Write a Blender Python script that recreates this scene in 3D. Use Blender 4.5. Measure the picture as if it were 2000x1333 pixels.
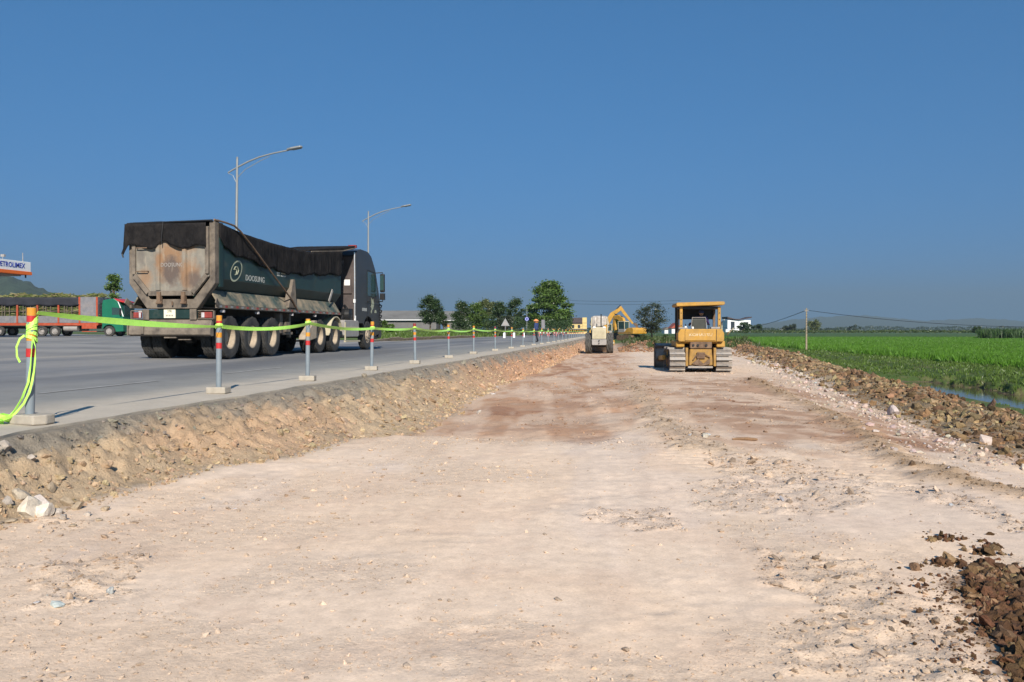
import bpy, bmesh, math, random
import numpy as np
from mathutils import Vector, Matrix, Euler
R = math.radians
random.seed(7); RNG = np.random.default_rng(11)
for o in list(bpy.data.objects): bpy.data.objects.remove(o)
SC = bpy.context.scene
COL = SC.collection
# ------------------------------------------------------------------ camera, sky, sun, exposure
F = 1614.0; CZ = 1.6; HY = 648.0                       # focal length in photo pixels, eye height, horizon row
TH = math.atan(195 / F); CT, ST = math.cos(TH), math.sin(TH)
cam = bpy.data.cameras.new('camera'); camo = bpy.data.objects.new('camera', cam); COL.objects.link(camo)
cam.sensor_width = 36; cam.lens = 36 * F / 2000; cam.clip_start = .1; cam.clip_end = 30000
camo.location = (0, 0, CZ)
camo.rotation_euler = (R(90) - math.atan((666.5 - HY) / F), 0, TH)
SC.camera = camo
SUN_EL = R(32); SUN_AZ = math.atan2(.30, -.954)        # azimuth of the sun measured from +Y towards +X
w = bpy.data.worlds.new('World'); SC.world = w; w.use_nodes = True
wn = w.node_tree.nodes; wl = w.node_tree.links
sky = wn.new('ShaderNodeTexSky'); sky.sky_type = 'NISHITA'; sky.sun_disc = False
sky.sun_elevation = SUN_EL; sky.sun_rotation = SUN_AZ
sky.altitude = 0; sky.air_density = 1.0; sky.dust_density = .3; sky.ozone_density = 2.5
tc = wn.new('ShaderNodeTexCoord'); sx = wn.new('ShaderNodeSeparateXYZ'); cx_ = wn.new('ShaderNodeCombineXYZ'); ma = wn.new('ShaderNodeMath'); mb = wn.new('ShaderNodeMath')
ma.operation = 'ABSOLUTE'; mb.operation = 'MULTIPLY_ADD'; mb.inputs[1].default_value = 1.0; mb.inputs[2].default_value = .30    # clear upper-air colours right down to the horizon
wl.new(tc.outputs['Generated'], sx.inputs[0]); wl.new(sx.outputs[2], ma.inputs[0]); wl.new(ma.outputs[0], mb.inputs[0])
for i_ in (0, 1): wl.new(sx.outputs[i_], cx_.inputs[i_])
wl.new(mb.outputs[0], cx_.inputs[2]); vnrm = wn.new('ShaderNodeVectorMath'); vnrm.operation = 'NORMALIZE'; wl.new(cx_.outputs[0], vnrm.inputs[0]); wl.new(vnrm.outputs[0], sky.inputs[0])
hs = wn.new('ShaderNodeMix'); hs.data_type = 'RGBA'; hs.blend_type = 'MULTIPLY'; hs.inputs[0].default_value = 1; hs.inputs[7].default_value = (.39, 1.02, 1.36, 1); wl.new(sky.outputs[0], hs.inputs[6])
wl.new(hs.outputs[2], wn['Background'].inputs[0]); wn['Background'].inputs[1].default_value = .08
sl = bpy.data.lights.new('sun', 'SUN'); sl.energy = 4.8; sl.angle = R(.53); sl.color = (1, .92, .81)
so = bpy.data.objects.new('sun', sl); COL.objects.link(so)
sd = Vector((math.sin(SUN_AZ) * math.cos(SUN_EL), math.cos(SUN_AZ) * math.cos(SUN_EL), math.sin(SUN_EL)))
so.rotation_euler = (-sd).to_track_quat('-Z', 'Y').to_euler(); so.location = (0, 0, 60)
SC.view_settings.view_transform = 'Standard'; SC.view_settings.look = 'None'
SC.view_settings.exposure = 0.6; SC.view_settings.gamma = 1
SC.render.engine = 'CYCLES'
HAZE = .00022; HAZE_COL = (.31, .41, .47)

# ------------------------------------------------------------------ helpers
def WP(px, Z):
    """world XY of a photo column at depth Z"""
    xc = (px - 1000) / F * Z
    return xc * CT - Z * ST, xc * ST + Z * CT
def GP(px, py, z):
    """world XY where the sight line of a photo pixel meets height z"""
    return WP(px, F * (CZ - z) / (py - HY))

def _hash(ix, iy, seed):
    h = (ix.astype(np.int64) * 374761393 + iy.astype(np.int64) * 668265263 + seed * 974711) & 0xffffffff
    h = ((h ^ (h >> 13)) * 1274126177) & 0xffffffff
    h = ((h ^ (h >> 16)) * 2246822519) & 0xffffffff
    return ((h ^ (h >> 15)) & 0xffffff) / float(0xffffff)
def vn(x, y, seed=0):
    x = np.asarray(x, float); y = np.asarray(y, float)
    ix, iy = np.floor(x), np.floor(y); fx, fy = x - ix, y - iy
    fx = fx * fx * fx * (fx * (fx * 6 - 15) + 10); fy = fy * fy * fy * (fy * (fy * 6 - 15) + 10)
    a, b = _hash(ix, iy, seed), _hash(ix + 1, iy, seed); c, d = _hash(ix, iy + 1, seed), _hash(ix + 1, iy + 1, seed)
    return (a + (b - a) * fx) * (1 - fy) + (c + (d - c) * fx) * fy
def fbm(x, y, o=4, seed=0, g=.5):
    s, a, n = 0, 1., 0
    for i in range(o):
        s = s + a * vn(x * 1.0, y * 1.0, seed + i * 17); n += a; a *= g
        x, y = x * 1.93 + y * .55 + 3.1, y * 1.93 - x * .55 + 7.7
    return s / n                                    # 0..1
def ridge(x, y, o=4, seed=0):
    s, a, n = 0, 1., 0
    for i in range(o):
        s = s + a * (1 - abs(2 * vn(x, y, seed + i * 13) - 1)); n += a; a *= .5
        x, y = x * 2.03 + y * .4, y * 2.03 - x * .4
    return s / n
def sst(a, b, x):
    t = np.clip((np.asarray(x, float) - a) / (b - a), 0, 1); return t * t * (3 - 2 * t)

def setp(o, label=None, cat=None, group=None, kind=None):
    if label: o['label'] = label
    if cat: o['category'] = cat
    if group: o['group'] = group
    if kind: o['kind'] = kind
    return o
def empty(name, loc=(0, 0, 0), rz=0, label=None, cat=None, group=None):
    o = bpy.data.objects.new(name, None); COL.objects.link(o); o.empty_display_size = .3
    o.location = loc; o.rotation_euler = (0, 0, rz)
    return setp(o, label, cat, group)
def link(name, me, mat=None, parent=None, smooth=False):
    o = bpy.data.objects.new(name, me); COL.objects.link(o)
    if mat is not None and not len(me.materials): me.materials.append(mat)
    if parent is not None: o.parent = parent
    if smooth: me.polygons.foreach_set('use_smooth', [True] * len(me.polygons))
    return o
def np_mesh(name, V, Fc, col=None):
    """mesh from numpy arrays (all faces of one size), colour per vertex"""
    me = bpy.data.meshes.new(name); V = np.asarray(V, np.float32); Fc = np.asarray(Fc, np.int32); k = Fc.shape[1]
    me.vertices.add(len(V)); me.vertices.foreach_set('co', V.ravel())
    me.loops.add(Fc.size); me.loops.foreach_set('vertex_index', Fc.ravel())
    me.polygons.add(len(Fc)); me.polygons.foreach_set('loop_start', np.arange(0, Fc.size, k, dtype=np.int32))
    me.polygons.foreach_set('loop_total', np.full(len(Fc), k, np.int32))
    me.update(calc_edges=True); me.polygons.foreach_set('use_smooth', np.zeros(len(Fc), bool))
    if col is not None:
        a = me.color_attributes.new('albedo', 'FLOAT_COLOR', 'POINT')
        c4 = np.ones((len(V), 4), np.float32); c4[:, :np.shape(col)[-1]] = col; a.data.foreach_set('color', c4.ravel())
    return me

class MB:
    """collects simple shapes, then links them as one mesh"""
    def __init__(s): s.v = []; s.f = []
    def add(s, vs, fs):
        n = len(s.v); s.v += [tuple(p) for p in vs]; s.f += [tuple(i + n for i in f) for f in fs]; return s
    def box(s, x0, x1, y0, y1, z0, z1, M=None):
        vs = [Vector((x, y, z)) for z in (z0, z1) for y in (y0, y1) for x in (x0, x1)]
        if M is not None: vs = [M @ p for p in vs]
        return s.add(vs, [(0, 2, 3, 1), (4, 5, 7, 6), (0, 1, 5, 4), (2, 6, 7, 3), (0, 4, 6, 2), (1, 3, 7, 5)])
    def prism(s, prof, lo, hi, axis='x', M=None):
        n = len(prof); m = {'x': lambda a, b, t: (t, a, b), 'y': lambda a, b, t: (a, t, b), 'z': lambda a, b, t: (a, b, t)}[axis]
        vs = [Vector(m(a, b, lo)) for a, b in prof] + [Vector(m(a, b, hi)) for a, b in prof]
        if M is not None: vs = [M @ p for p in vs]
        return s.add(vs, [tuple(range(n)), tuple(range(2 * n - 1, n - 1, -1))] + [(i, (i + 1) % n, n + (i + 1) % n, n + i) for i in range(n)])
    def tube(s, pts, r, n=8, cap=True):
        pts = [Vector(p) for p in pts]; rs = r if isinstance(r, (list, tuple)) else [r] * len(pts); base = len(s.v); fs = []
        up = None
        for i, p in enumerate(pts):
            d = (pts[min(i + 1, len(pts) - 1)] - pts[max(i - 1, 0)]).normalized()
            if up is None: up = Vector((0, 0, 1)) if abs(d.z) < .9 else Vector((1, 0, 0))
            a = d.cross(up); a = a.normalized() if a.length > 1e-6 else Vector((1, 0, 0)); b = a.cross(d).normalized(); up = b
            for k in range(n):
                t = 2 * math.pi * k / n; s.v.append(tuple(p + (a * math.cos(t) + b * math.sin(t)) * rs[i]))
        for i in range(len(pts) - 1):
            for k in range(n):
                k2 = (k + 1) % n; fs.append((base + i * n + k, base + i * n + k2, base + (i + 1) * n + k2, base + (i + 1) * n + k))
        if cap: fs += [tuple(base + k for k in range(n - 1, -1, -1)), tuple(base + (len(pts) - 1) * n + k for k in range(n))]
        s.f += fs; return s
    def cyl(s, p0, p1, r, n=12): return s.tube([p0, p1], r, n)
    def bar(s, p0, p1, wdt, hgt):
        """rectangular bar between two points"""
        p0, p1 = Vector(p0), Vector(p1); d = (p1 - p0).normalized(); up = Vector((0, 0, 1)) if abs(d.z) < .95 else Vector((0, 1, 0))
        a = d.cross(up).normalized() * wdt / 2; b = a.cross(d).normalized() * hgt / 2
        return s.add([q + e for q in (p0, p1) for e in (-a - b, a - b, a + b, -a + b)],
                     [(3, 2, 1, 0), (4, 5, 6, 7), (0, 1, 5, 4), (1, 2, 6, 5), (2, 3, 7, 6), (3, 0, 4, 7)])
    def lathe(s, prof, n=24, axis='x', c=(0, 0, 0)):
        """profile of (radius, along axis)"""
        base = len(s.v); m = len(prof); c = Vector(c)
        for k in range(n):
            t = 2 * math.pi * k / n; u, v_ = math.cos(t), math.sin(t)
            for r, h in prof:
                p = {'x': (h, r * u, r * v_), 'y': (r * u, h, r * v_), 'z': (r * u, r * v_, h)}[axis]; s.v.append(tuple(c + Vector(p)))
        for k in range(n):
            k2 = (k + 1) % n
            for j in range(m - 1): s.f.append((base + k * m + j, base + k2 * m + j, base + k2 * m + j + 1, base + k * m + j + 1))
        return s
    def mesh(s, name):
        me = bpy.data.meshes.new(name); me.from_pydata(s.v, [], s.f); bm = bmesh.new(); bm.from_mesh(me)
        bmesh.ops.recalc_face_normals(bm, faces=bm.faces); bm.to_mesh(me); bm.free(); return me
    def build(s, name, mat, parent=None, bevel=0, smooth=False, seg=1):
        me = s.mesh(name); o = link(name, me, mat, parent)
        if smooth:
            me.polygons.foreach_set('use_smooth', [True] * len(me.polygons))
            try: me.set_sharp_from_angle(angle=R(40))
            except Exception: pass
        if bevel:
            b = o.modifiers.new('bevel', 'BEVEL'); b.width = bevel; b.segments = seg; b.limit_method = 'ANGLE'; b.angle_limit = R(35)
        return o

# ------------------------------------------------------------------ materials
def newmat(name):
    m = bpy.data.materials.new(name); m.use_nodes = True
    return m, m.node_tree.nodes, m.node_tree.links, m.node_tree.nodes['Principled BSDF']
def mix(n, l, fac, a, b, mode='MIX'):
    x = n.new('ShaderNodeMix'); x.data_type = 'RGBA'; x.blend_type = mode
    for i, q in ((0, fac), (6, a), (7, b)):
        if hasattr(q, 'links'): l.new(q, x.inputs[i])
        elif i == 0: x.inputs[0].default_value = q
        else: x.inputs[i].default_value = (*q, 1)
    return x.outputs[2]
def noise(n, l, scale, det=4, rough=.6, co='Object', stretch=None):
    tc = n.new('ShaderNodeTexCoord'); t = n.new('ShaderNodeTexNoise'); t.inputs['Scale'].default_value = scale
    t.inputs['Detail'].default_value = det; t.inputs['Roughness'].default_value = rough
    if stretch:
        mp = n.new('ShaderNodeMapping'); mp.inputs['Scale'].default_value = stretch
        l.new(tc.outputs[co], mp.inputs[0]); l.new(mp.outputs[0], t.inputs['Vector'])
    else: l.new(tc.outputs[co], t.inputs['Vector'])
    return t.outputs['Fac']
def ramp(n, l, src, a, b, lo=0., hi=1., clamp=True):
    m = n.new('ShaderNodeMapRange'); m.inputs[1].default_value = a; m.inputs[2].default_value = b
    m.inputs[3].default_value = lo; m.inputs[4].default_value = hi; m.clamp = clamp; l.new(src, m.inputs[0]); return m.outputs[0]
def mat(name, col, rough=.6, metal=0., var=.18, scale=4., dust=None, dlo=.45, dhi=.75, damt=.8, bump=0., dscale=2.2, stretch=None, spec=.4):
    m, n, l, p = newmat(name)
    dk = tuple(c * (1 - var) for c in col); lt = tuple(min(1, c * (1 + var)) for c in col)
    c = mix(n, l, ramp(n, l, noise(n, l, scale, 5, .65), .3, .7), dk, lt)
    if dust:
        f = ramp(n, l, noise(n, l, dscale, 6, .7, stretch=stretch), dlo, dhi, 0, damt)
        c = mix(n, l, f, c, dust)
        l.new(ramp(n, l, f, 0, 1, rough, .95), p.inputs['Roughness'])
    else: p.inputs['Roughness'].default_value = rough
    l.new(c, p.inputs['Base Color']); p.inputs['Metallic'].default_value = metal
    p.inputs['Specular IOR Level'].default_value = spec
    if bump:
        b = n.new('ShaderNodeBump'); b.inputs['Strength'].default_value = .6; b.inputs['Distance'].default_value = bump
        l.new(noise(n, l, scale * 3, 6, .65), b.inputs['Height']); l.new(b.outputs[0], p.inputs['Normal'])
    return m
def vmat(name, rough=.9, var=.25, scales=(7., 45.), bump=.02, bscale=(9., 60.), spec=.25, RB=.85, speck=0.):
    """colour from the mesh, broken up by noise, with fine relief"""
    m, n, l, p = newmat(name); at = n.new('ShaderNodeAttribute'); at.attribute_name = 'albedo'; c = at.outputs['Color']
    for s in scales:
        f = ramp(n, l, noise(n, l, s, 6, .7), .25, .75, 1 - var, 1 + var)
        c = mix(n, l, 1., c, f, 'MULTIPLY')
    if speck:                                            # darker specks in the colour where the surface is broken
        t1 = ramp(n, l, noise(n, l, 38., 5, .8), .56, .66, 0, 1); t2 = n.new('ShaderNodeMath'); t2.operation = 'MULTIPLY'; l.new(t1, t2.inputs[0]); l.new(ramp(n, l, at.outputs['Alpha'], .25, 1, 0, speck), t2.inputs[1])
        c = mix(n, l, t2.outputs[0], c, mix(n, l, 1., c, (.55, .5, .45), 'MULTIPLY'))
    l.new(c, p.inputs['Base Color']); p.inputs['Roughness'].default_value = rough; p.inputs['Specular IOR Level'].default_value = spec
    if bump:
        h = None
        for i, s in enumerate(bscale):
            t = noise(n, l, s, 8, .68); a = n.new('ShaderNodeMath'); a.operation = 'MULTIPLY_ADD'; l.new(t, a.inputs[0])
            a.inputs[1].default_value = 1 / (1 + 1.6 * i)
            if h is None: a.inputs[2].default_value = 0
            else: l.new(h, a.inputs[2])
            h = a.outputs[0]
        b = n.new('ShaderNodeBump'); b.inputs['Distance'].default_value = bump; l.new(ramp(n, l, at.outputs['Alpha'], 0, 1, .06, RB, False), b.inputs['Strength'])
        l.new(h, b.inputs['Height']); l.new(b.outputs[0], p.inputs['Normal'])
    return m
def leafmat(name, col, var=.35):
    m, n, l, p = newmat(name); n.remove(p)
    at = n.new('ShaderNodeAttribute'); at.attribute_name = 'albedo'
    c = mix(n, l, ramp(n, l, noise(n, l, 1.2, 3), .3, .7), tuple(x * (1 - var) for x in col), tuple(x * (1 + var) for x in col))
    c = mix(n, l, 1., c, at.outputs['Color'], 'MULTIPLY')
    d = n.new('ShaderNodeBsdfDiffuse'); t = n.new('ShaderNodeBsdfTranslucent'); g = n.new('ShaderNodeBsdfGlossy')
    g.inputs['Roughness'].default_value = .45; g.inputs['Color'].default_value = (.5, .5, .5, 1)
    a = n.new('ShaderNodeMixShader'); a.inputs[0].default_value = .3; b = n.new('ShaderNodeMixShader'); b.inputs[0].default_value = .06
    l.new(c, d.inputs[0]); l.new(mix(n, l, 1., c, (1.2, 1.35, .5), 'MULTIPLY'), t.inputs[0])
    l.new(d.outputs[0], a.inputs[1]); l.new(t.outputs[0], a.inputs[2]); l.new(a.outputs[0], b.inputs[1]); l.new(g.outputs[0], b.inputs[2])
    l.new(b.outputs[0], n['Material Output'].inputs[0]); return m
def glass(name, col=(.03, .06, .06)):
    m, n, l, p = newmat(name); p.inputs['Base Color'].default_value = (*col, 1); p.inputs['Roughness'].default_value = .08
    p.inputs['Specular IOR Level'].default_value = .6; return m
DUST = (.42, .34, .25)
M = dict(
    ground=vmat('earth', var=.17, scales=(11., 75.), bump=.045, bscale=(12., 50., 170.), RB=.5, speck=.75),
    road=vmat('asphalt', rough=.85, var=.12, scales=(2.2, 40.), bump=.004, bscale=(90., 300.)),
    stone=vmat('stone', var=.2, scales=(6., 40.), bump=.015, bscale=(25., 90.)),
    clod=vmat('clod', var=.3, scales=(9., 50.), bump=.03, bscale=(16., 60.)),
    concrete=mat('concrete', (.36, .32, .26), .9, var=.18, scale=9, bump=.006),
    pvc=mat('pvc', (.20, .235, .26), .45, var=.12, scale=6, dust=(.4, .36, .3), dlo=.55, dhi=.8, damt=.5),
    orange=mat('reflect_orange', (.60, .26, .03), .4, var=.12, scale=20), red=mat('reflect_red', (.46, .03, .03), .4, var=.15, scale=20),
    silver=mat('reflect_silver', (.24, .25, .25), .4, var=.1, scale=20), darkred=mat('faded_red', (.25, .03, .03), .5),
    tape=mat('lime_tape', (.50, .93, .14), .4, var=.1, scale=8),
    galv=mat('galvanised', (.27, .28, .275), .45, .3, var=.1, scale=3), lampglass=mat('lamp_cover', (.08, .1, .13), .25),
    green=mat('dump_green', (.012, .032, .028), .42, var=.3, scale=1.5, dust=(.17, .15, .115), dlo=.55, dhi=.85, damt=.5, dscale=1.6),
    frame_tan=mat('dusty_steel', (.085, .07, .058), .8, var=.35, scale=3, dust=(.27, .22, .165), dlo=.32, dhi=.72, damt=.85, dscale=3),
    skirt=mat('muddy_skirt', (.05, .075, .065), .7, var=.3, scale=3, dust=(.33, .26, .175), dlo=.4, dhi=.62, damt=.9, dscale=1.6),
    rubber=mat('rubber', (.022, .022, .022), .8, var=.2, scale=6, dust=(.13, .12, .105), dlo=.35, dhi=.8, damt=.55, dscale=4),
    rubber_clean=mat('rubber_dusty', (.05, .048, .045), .85, var=.2, scale=6, dust=(.22, .2, .17), dlo=.35, dhi=.8, damt=.6, dscale=4),
    rim=mat('dusty_rim', (.36, .29, .21), .8, var=.2, scale=7),
    chassis=mat('chassis', (.018, .018, .018), .75, var=.3, scale=4, dust=(.12, .1, .08), dlo=.5, dhi=.9, damt=.5),
    cab=mat('cab_paint', (.032, .030, .030), .35, var=.2, scale=2, dust=(.16, .135, .115), dlo=.5, dhi=.95, damt=.25),
    cab_back=mat('cab_back', (.075, .058, .055), .6, var=.25, scale=2, dust=(.2, .16, .13), dlo=.45, dhi=.9, damt=.4),
    chrome=mat('bright_trim', (.6, .6, .6), .3, .6, var=.1), glass=glass('window_glass'), black=mat('black_plastic', (.012, .012, .013), .5, var=.2),
    white=mat('white_paint', (.78, .78, .76), .55, var=.06, scale=2), cream=mat('cream_print', (.36, .38, .27), .6, var=.15, scale=9),
    plate=mat('number_plate', (.78, .74, .55), .5, var=.08), redlens=mat('red_lens', (.26, .05, .04), .3, var=.3, scale=12), clearlens=mat('clear_lens', (.5, .47, .46), .3, var=.2, scale=12),
    refl_red=mat('reflector_red', (.28, .04, .03), .4, var=.2), ink=mat('dark_ink', (.03, .03, .03), .6), printwhite=mat('white_lettering', (.40, .41, .38), .6, var=.15, scale=14),
    fadewhite=mat('worn_white_lettering', (.62, .54, .38), .7, var=.2, scale=12, dust=(.44, .24, .05), dlo=.42, dhi=.6, damt=.9, dscale=14),
    fadeprint=mat('faded_lettering', (.27, .245, .22), .8, var=.3, scale=18),
    yellow=mat('machine_yellow', (.44, .235, .03), .55, var=.28, scale=2.5, dust=(.30, .20, .10), dlo=.38, dhi=.75, damt=.7, dscale=3),
    yellow2=mat('excavator_yellow', (.50, .26, .03), .5, var=.2, scale=2, dust=(.33, .23, .13), dlo=.45, dhi=.85, damt=.6),
    ochre=mat('grimy_yellow', (.34, .19, .04), .7, var=.3, scale=4, dust=(.22, .15, .09), dlo=.4, dhi=.7, damt=.8, dscale=5),
    rust=mat('rusty_steel', (.13, .08, .05), .85, var=.4, scale=4, dust=(.36, .26, .17), dlo=.45, dhi=.8, damt=.6),
    steel=mat('worn_steel', (.30, .28, .26), .6, .3, var=.25, scale=6, dust=(.42, .35, .27), dlo=.4, dhi=.7, damt=.7, dscale=5),
    pale=mat('pale_panel', (.46, .41, .28), .7, var=.15, scale=3, dust=(.5, .43, .32), dlo=.45, dhi=.8, damt=.6), greysteel=mat('grey_steel', (.30, .28, .26), .7, var=.2, scale=4),
    sheet=mat('white_sheet', (.46, .42, .37), .9, var=.3, scale=4, dust=(.16, .12, .095), dlo=.45, dhi=.72, damt=.85, dscale=2.5, stretch=(4, 4, .4)),
    seat=mat('seat_vinyl', (.035, .04, .035), .6), wood=mat('old_wood', (.22, .13, .07), .9, var=.3, scale=20, bump=.004),
    bark=mat('bark', (.12, .09, .065), .95, var=.35, scale=8, bump=.02), skin=mat('skin', (.42, .24, .15), .6, var=.06),
    blue=mat('blue_cloth', (.03, .05, .14), .9, var=.25, scale=9), navy=mat('dark_trousers', (.012, .012, .018), .9, var=.2), hat=mat('orange_cap', (.75, .26, .10), .7, var=.12),
    hair=mat('dark_hair', (.012, .01, .009), .6), purple=mat('purple_cloth', (.06, .04, .14), .9, var=.2, scale=9),
    truck_green=mat('lorry_green', (.012, .13, .075), .3, var=.12, scale=1.5), truck_red=mat('lorry_red', (.36, .06, .022), .6, var=.2, scale=3, dust=(.35, .2, .14), dlo=.5, dhi=.85, damt=.5),
    lorry_grey=mat('lorry_panel', (.17, .17, .185), .7, var=.18, scale=2.5, dust=(.36, .3, .26), dlo=.45, dhi=.8, damt=.5), tarp=mat('dark_tarpaulin', (.02, .021, .028), .7, var=.3, scale=2),
    cane=vmat('cane', var=.2, scales=(3.,), bump=0),
    fascia_orange=mat('orange_band', (.78, .15, .02), .5, var=.05), bluetext=mat('blue_lettering', (.012, .03, .32), .5, var=.05),
    wall_yellow=mat('yellow_wall', (.62, .47, .20), .9, var=.1, scale=1), wall_grey=mat('grey_wall', (.15, .145, .14), .95, var=.15, scale=.6), roof_grey=mat('fibre_roof', (.155, .15, .14), .95, var=.2, scale=.35, dust=(.08, .078, .07), dlo=.5, dhi=.8, damt=.6, dscale=.25),
    wall_white=mat('white_wall', (.75, .75, .74), .85, var=.05, scale=1), roof_dark=mat('dark_roof', (.07, .05, .05), .8, var=.2), roof_red=mat('red_roof', (.35, .08, .05), .8, var=.2), window_dark=glass('dark_window', (.03, .035, .04)),
    ditch=None,
)
# net: a woven black mesh sheet, and rust-stained tailgate paint
m, n, l, p = newmat('shade_net'); f = ramp(n, l, noise(n, l, 3, 5, .7), .3, .75)
l.new(mix(n, l, f, (.007, .007, .008), (.034, .030, .028)), p.inputs['Base Color']); p.inputs['Roughness'].default_value = .95; p.inputs['Specular IOR Level'].default_value = .1
b_ = n.new('ShaderNodeBump'); b_.inputs['Distance'].default_value = .08; b_.inputs['Strength'].default_value = .8; l.new(noise(n, l, 5, 6, .6, stretch=(1, 1, .35)), b_.inputs['Height']); l.new(b_.outputs[0], p.inputs['Normal']); M['net'] = m
m, n, l, p = newmat('tailgate_paint')
def blotch(cx, cz, rx, rz, lo, hi, amt):
    """a stain of its own shape: an oval with a ragged noise edge, in the tailgate's own coordinates"""
    tcn = n.new('ShaderNodeTexCoord'); mp = n.new('ShaderNodeMapping'); mp.inputs['Location'].default_value = (-cx / rx, 0, -cz / rz); mp.inputs['Scale'].default_value = (1 / rx, 0, 1 / rz); l.new(tcn.outputs['Object'], mp.inputs[0])
    vl = n.new('ShaderNodeVectorMath'); vl.operation = 'LENGTH'; l.new(mp.outputs[0], vl.inputs[0]); ad = n.new('ShaderNodeMath'); ad.operation = 'MULTIPLY_ADD'; ad.inputs[1].default_value = 1.3; l.new(noise(n, l, 4.5, 6, .7), ad.inputs[0]); l.new(vl.outputs['Value'], ad.inputs[2])
    return ramp(n, l, ad.outputs[0], hi + .65, lo + .65, 0, amt)
c = mix(n, l, ramp(n, l, noise(n, l, 2.2, 6, .7), .32, .68), (.15, .14, .12), (.27, .24, .19))
for a_ in ((-.05, 2.35, .42, .55, .6, 1.15, .75), (.55, 2.05, .32, .40, .5, 1.1, .7), (-.75, 1.95, .25, .3, .5, 1.1, .6), (.45, 2.75, .3, .25, .5, 1.1, .5)): c = mix(n, l, blotch(*a_), c, (.27, .135, .055))
for a_ in ((.0, 2.12, .30, .42, .6, 1.0, .85), (.66, 1.92, .24, .26, .5, 1.0, .75), (-.85, 2.45, .14, .3, .5, 1.0, .4)): c = mix(n, l, blotch(*a_), c, (.085, .068, .062))
c = mix(n, l, ramp(n, l, noise(n, l, 9, 5, .7, stretch=(1, 1, .25)), .56, .72, 0, .55), c, (.34, .29, .22))
l.new(c, p.inputs['Base Color']); p.inputs['Roughness'].default_value = .8; M['tailgate'] = m
m, n, l, p = newmat('ditch_water'); p.inputs['Base Color'].default_value = (.075, .06, .032, 1); p.inputs['Roughness'].default_value = .06
b_ = n.new('ShaderNodeBump'); b_.inputs['Distance'].default_value = .006; b_.inputs['Strength'].default_value = .4; l.new(noise(n, l, 3.5, 3), b_.inputs['Height']); l.new(b_.outputs[0], p.inputs['Normal']); M['ditch'] = m
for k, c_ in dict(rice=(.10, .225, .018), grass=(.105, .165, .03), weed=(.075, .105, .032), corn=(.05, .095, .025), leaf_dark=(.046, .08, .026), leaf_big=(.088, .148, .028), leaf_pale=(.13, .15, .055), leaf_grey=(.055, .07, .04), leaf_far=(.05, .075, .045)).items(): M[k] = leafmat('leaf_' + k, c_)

# ------------------------------------------------------------------ terrain
def ip(x, xs, ys): return np.interp(x, xs, ys)
def Xe(Y): return ip(Y, [-20, 5.7, 7.6, 10, 14, 26, 65, 140, 500], [-4.6, -4.6, -4.66, -4.52, -4.42, -4.1, -3.4, -3.2, -3.2]) + .10 * (fbm(Y * .8, Y * 0, 4, 5) - .5)
def Xt(Y): return ip(Y, [-20, 0, 5, 7, 8, 9.6, 11.7, 14, 20, 25, 38, 70, 140], [-3.6, -3.8, -4.0, -3.8, -3.6, -3.2, -2.95, -3.0, -3.3, -3.5, -3.2, -2.5, -2.4]) + .5 * (fbm(Y * .7, Y * 0 + 9, 3, 8) - .5)
def road_z(X): return .80 + .02 * np.clip(-4.6 - X, 0, 6)
def lot_z(X): return .92 + .0066 * np.clip(-15.2 - X, 0, 60)
def lot_end(X): return 57 + .8 * np.clip(-15.2 - X, 0, 80)
def Xb(Y): return ip(Y, [-20, 6, 9, 13, 27, 50, 75], [4.6, 5.3, 5.7, 6.15, 7.7, 9.9, 11.0])
def berm_h(Y): return ip(Y, [-20, 5, 9, 14, 26, 34, 50, 62, 76], [.03, .04, .06, .09, .15, .18, .36, .38, 0.]) * (.75 + .5 * fbm(Y * .35, Y * 0 + 4, 3, 31))
def pale_line(X): return 10.4 + 1.6 * (fbm(X * .9, X * 0 + 2, 5, 77) - .5) + np.clip(X + .5, 0, 9) ** 2 * 3     # where the pale fill stops and drops to the red subgrade
MUD = [(1870, 1142), (1905, 1185), (1960, 1250), (1985, 1333), (2160, 1400), (2300, 1150), (2020, 1120), (1925, 1095)]
MUDW = np.array([GP(a, b, .3) for a, b in MUD])
def inpoly(x, y, P):
    r = np.zeros(np.shape(x), bool); j = len(P) - 1
    for i in range(len(P)):
        xi, yi, xj, yj = *P[i], *P[j]
        r ^= ((yi > y) != (yj > y)) & (x < (xj - xi) * (y - yi) / (yj - yi + 1e-12) + xi); j = i
    return r
RUT = [np.array([GP(a, b, .12) for a, b in L_]) for L_ in ([(1470, 735), (1560, 778), (1650, 832), (1720, 892), (1800, 942), (1900, 985), (2040, 1015)], [(1228, 735), (1262, 785), (1292, 835), (1335, 872), (1380, 905)])]
PATCH = [np.array([GP(a, b, .25) for a, b in L_]) for L_ in ([(1370, 885), (1520, 890), (1700, 935), (1690, 1000), (1560, 1010), (1380, 1000)], [(1485, 1075), (1680, 1090), (1760, 1190), (1850, 1290), (1880, 1340), (1600, 1340), (1530, 1180)], [(1165, 1000), (1320, 1000), (1330, 1050), (1190, 1040)], [(60, 1125), (230, 1095), (260, 1180), (20, 1230)], [(60, 1040), (180, 1040), (170, 1062), (40, 1062)], [(1690, 950), (1860, 1000), (1990, 1060), (1990, 1010), (1800, 955)])]
def polydist(X, Y, L_):
    d = np.full(np.shape(X), 1e9)
    for a, b in zip(L_[:-1], L_[1:]):
        ab = b - a; t = np.clip(((X - a[0]) * ab[0] + (Y - a[1]) * ab[1]) / (ab @ ab), 0, 1); d = np.minimum(d, np.hypot(X - a[0] - t * ab[0], Y - a[1] - t * ab[1]))
    return d
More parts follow.
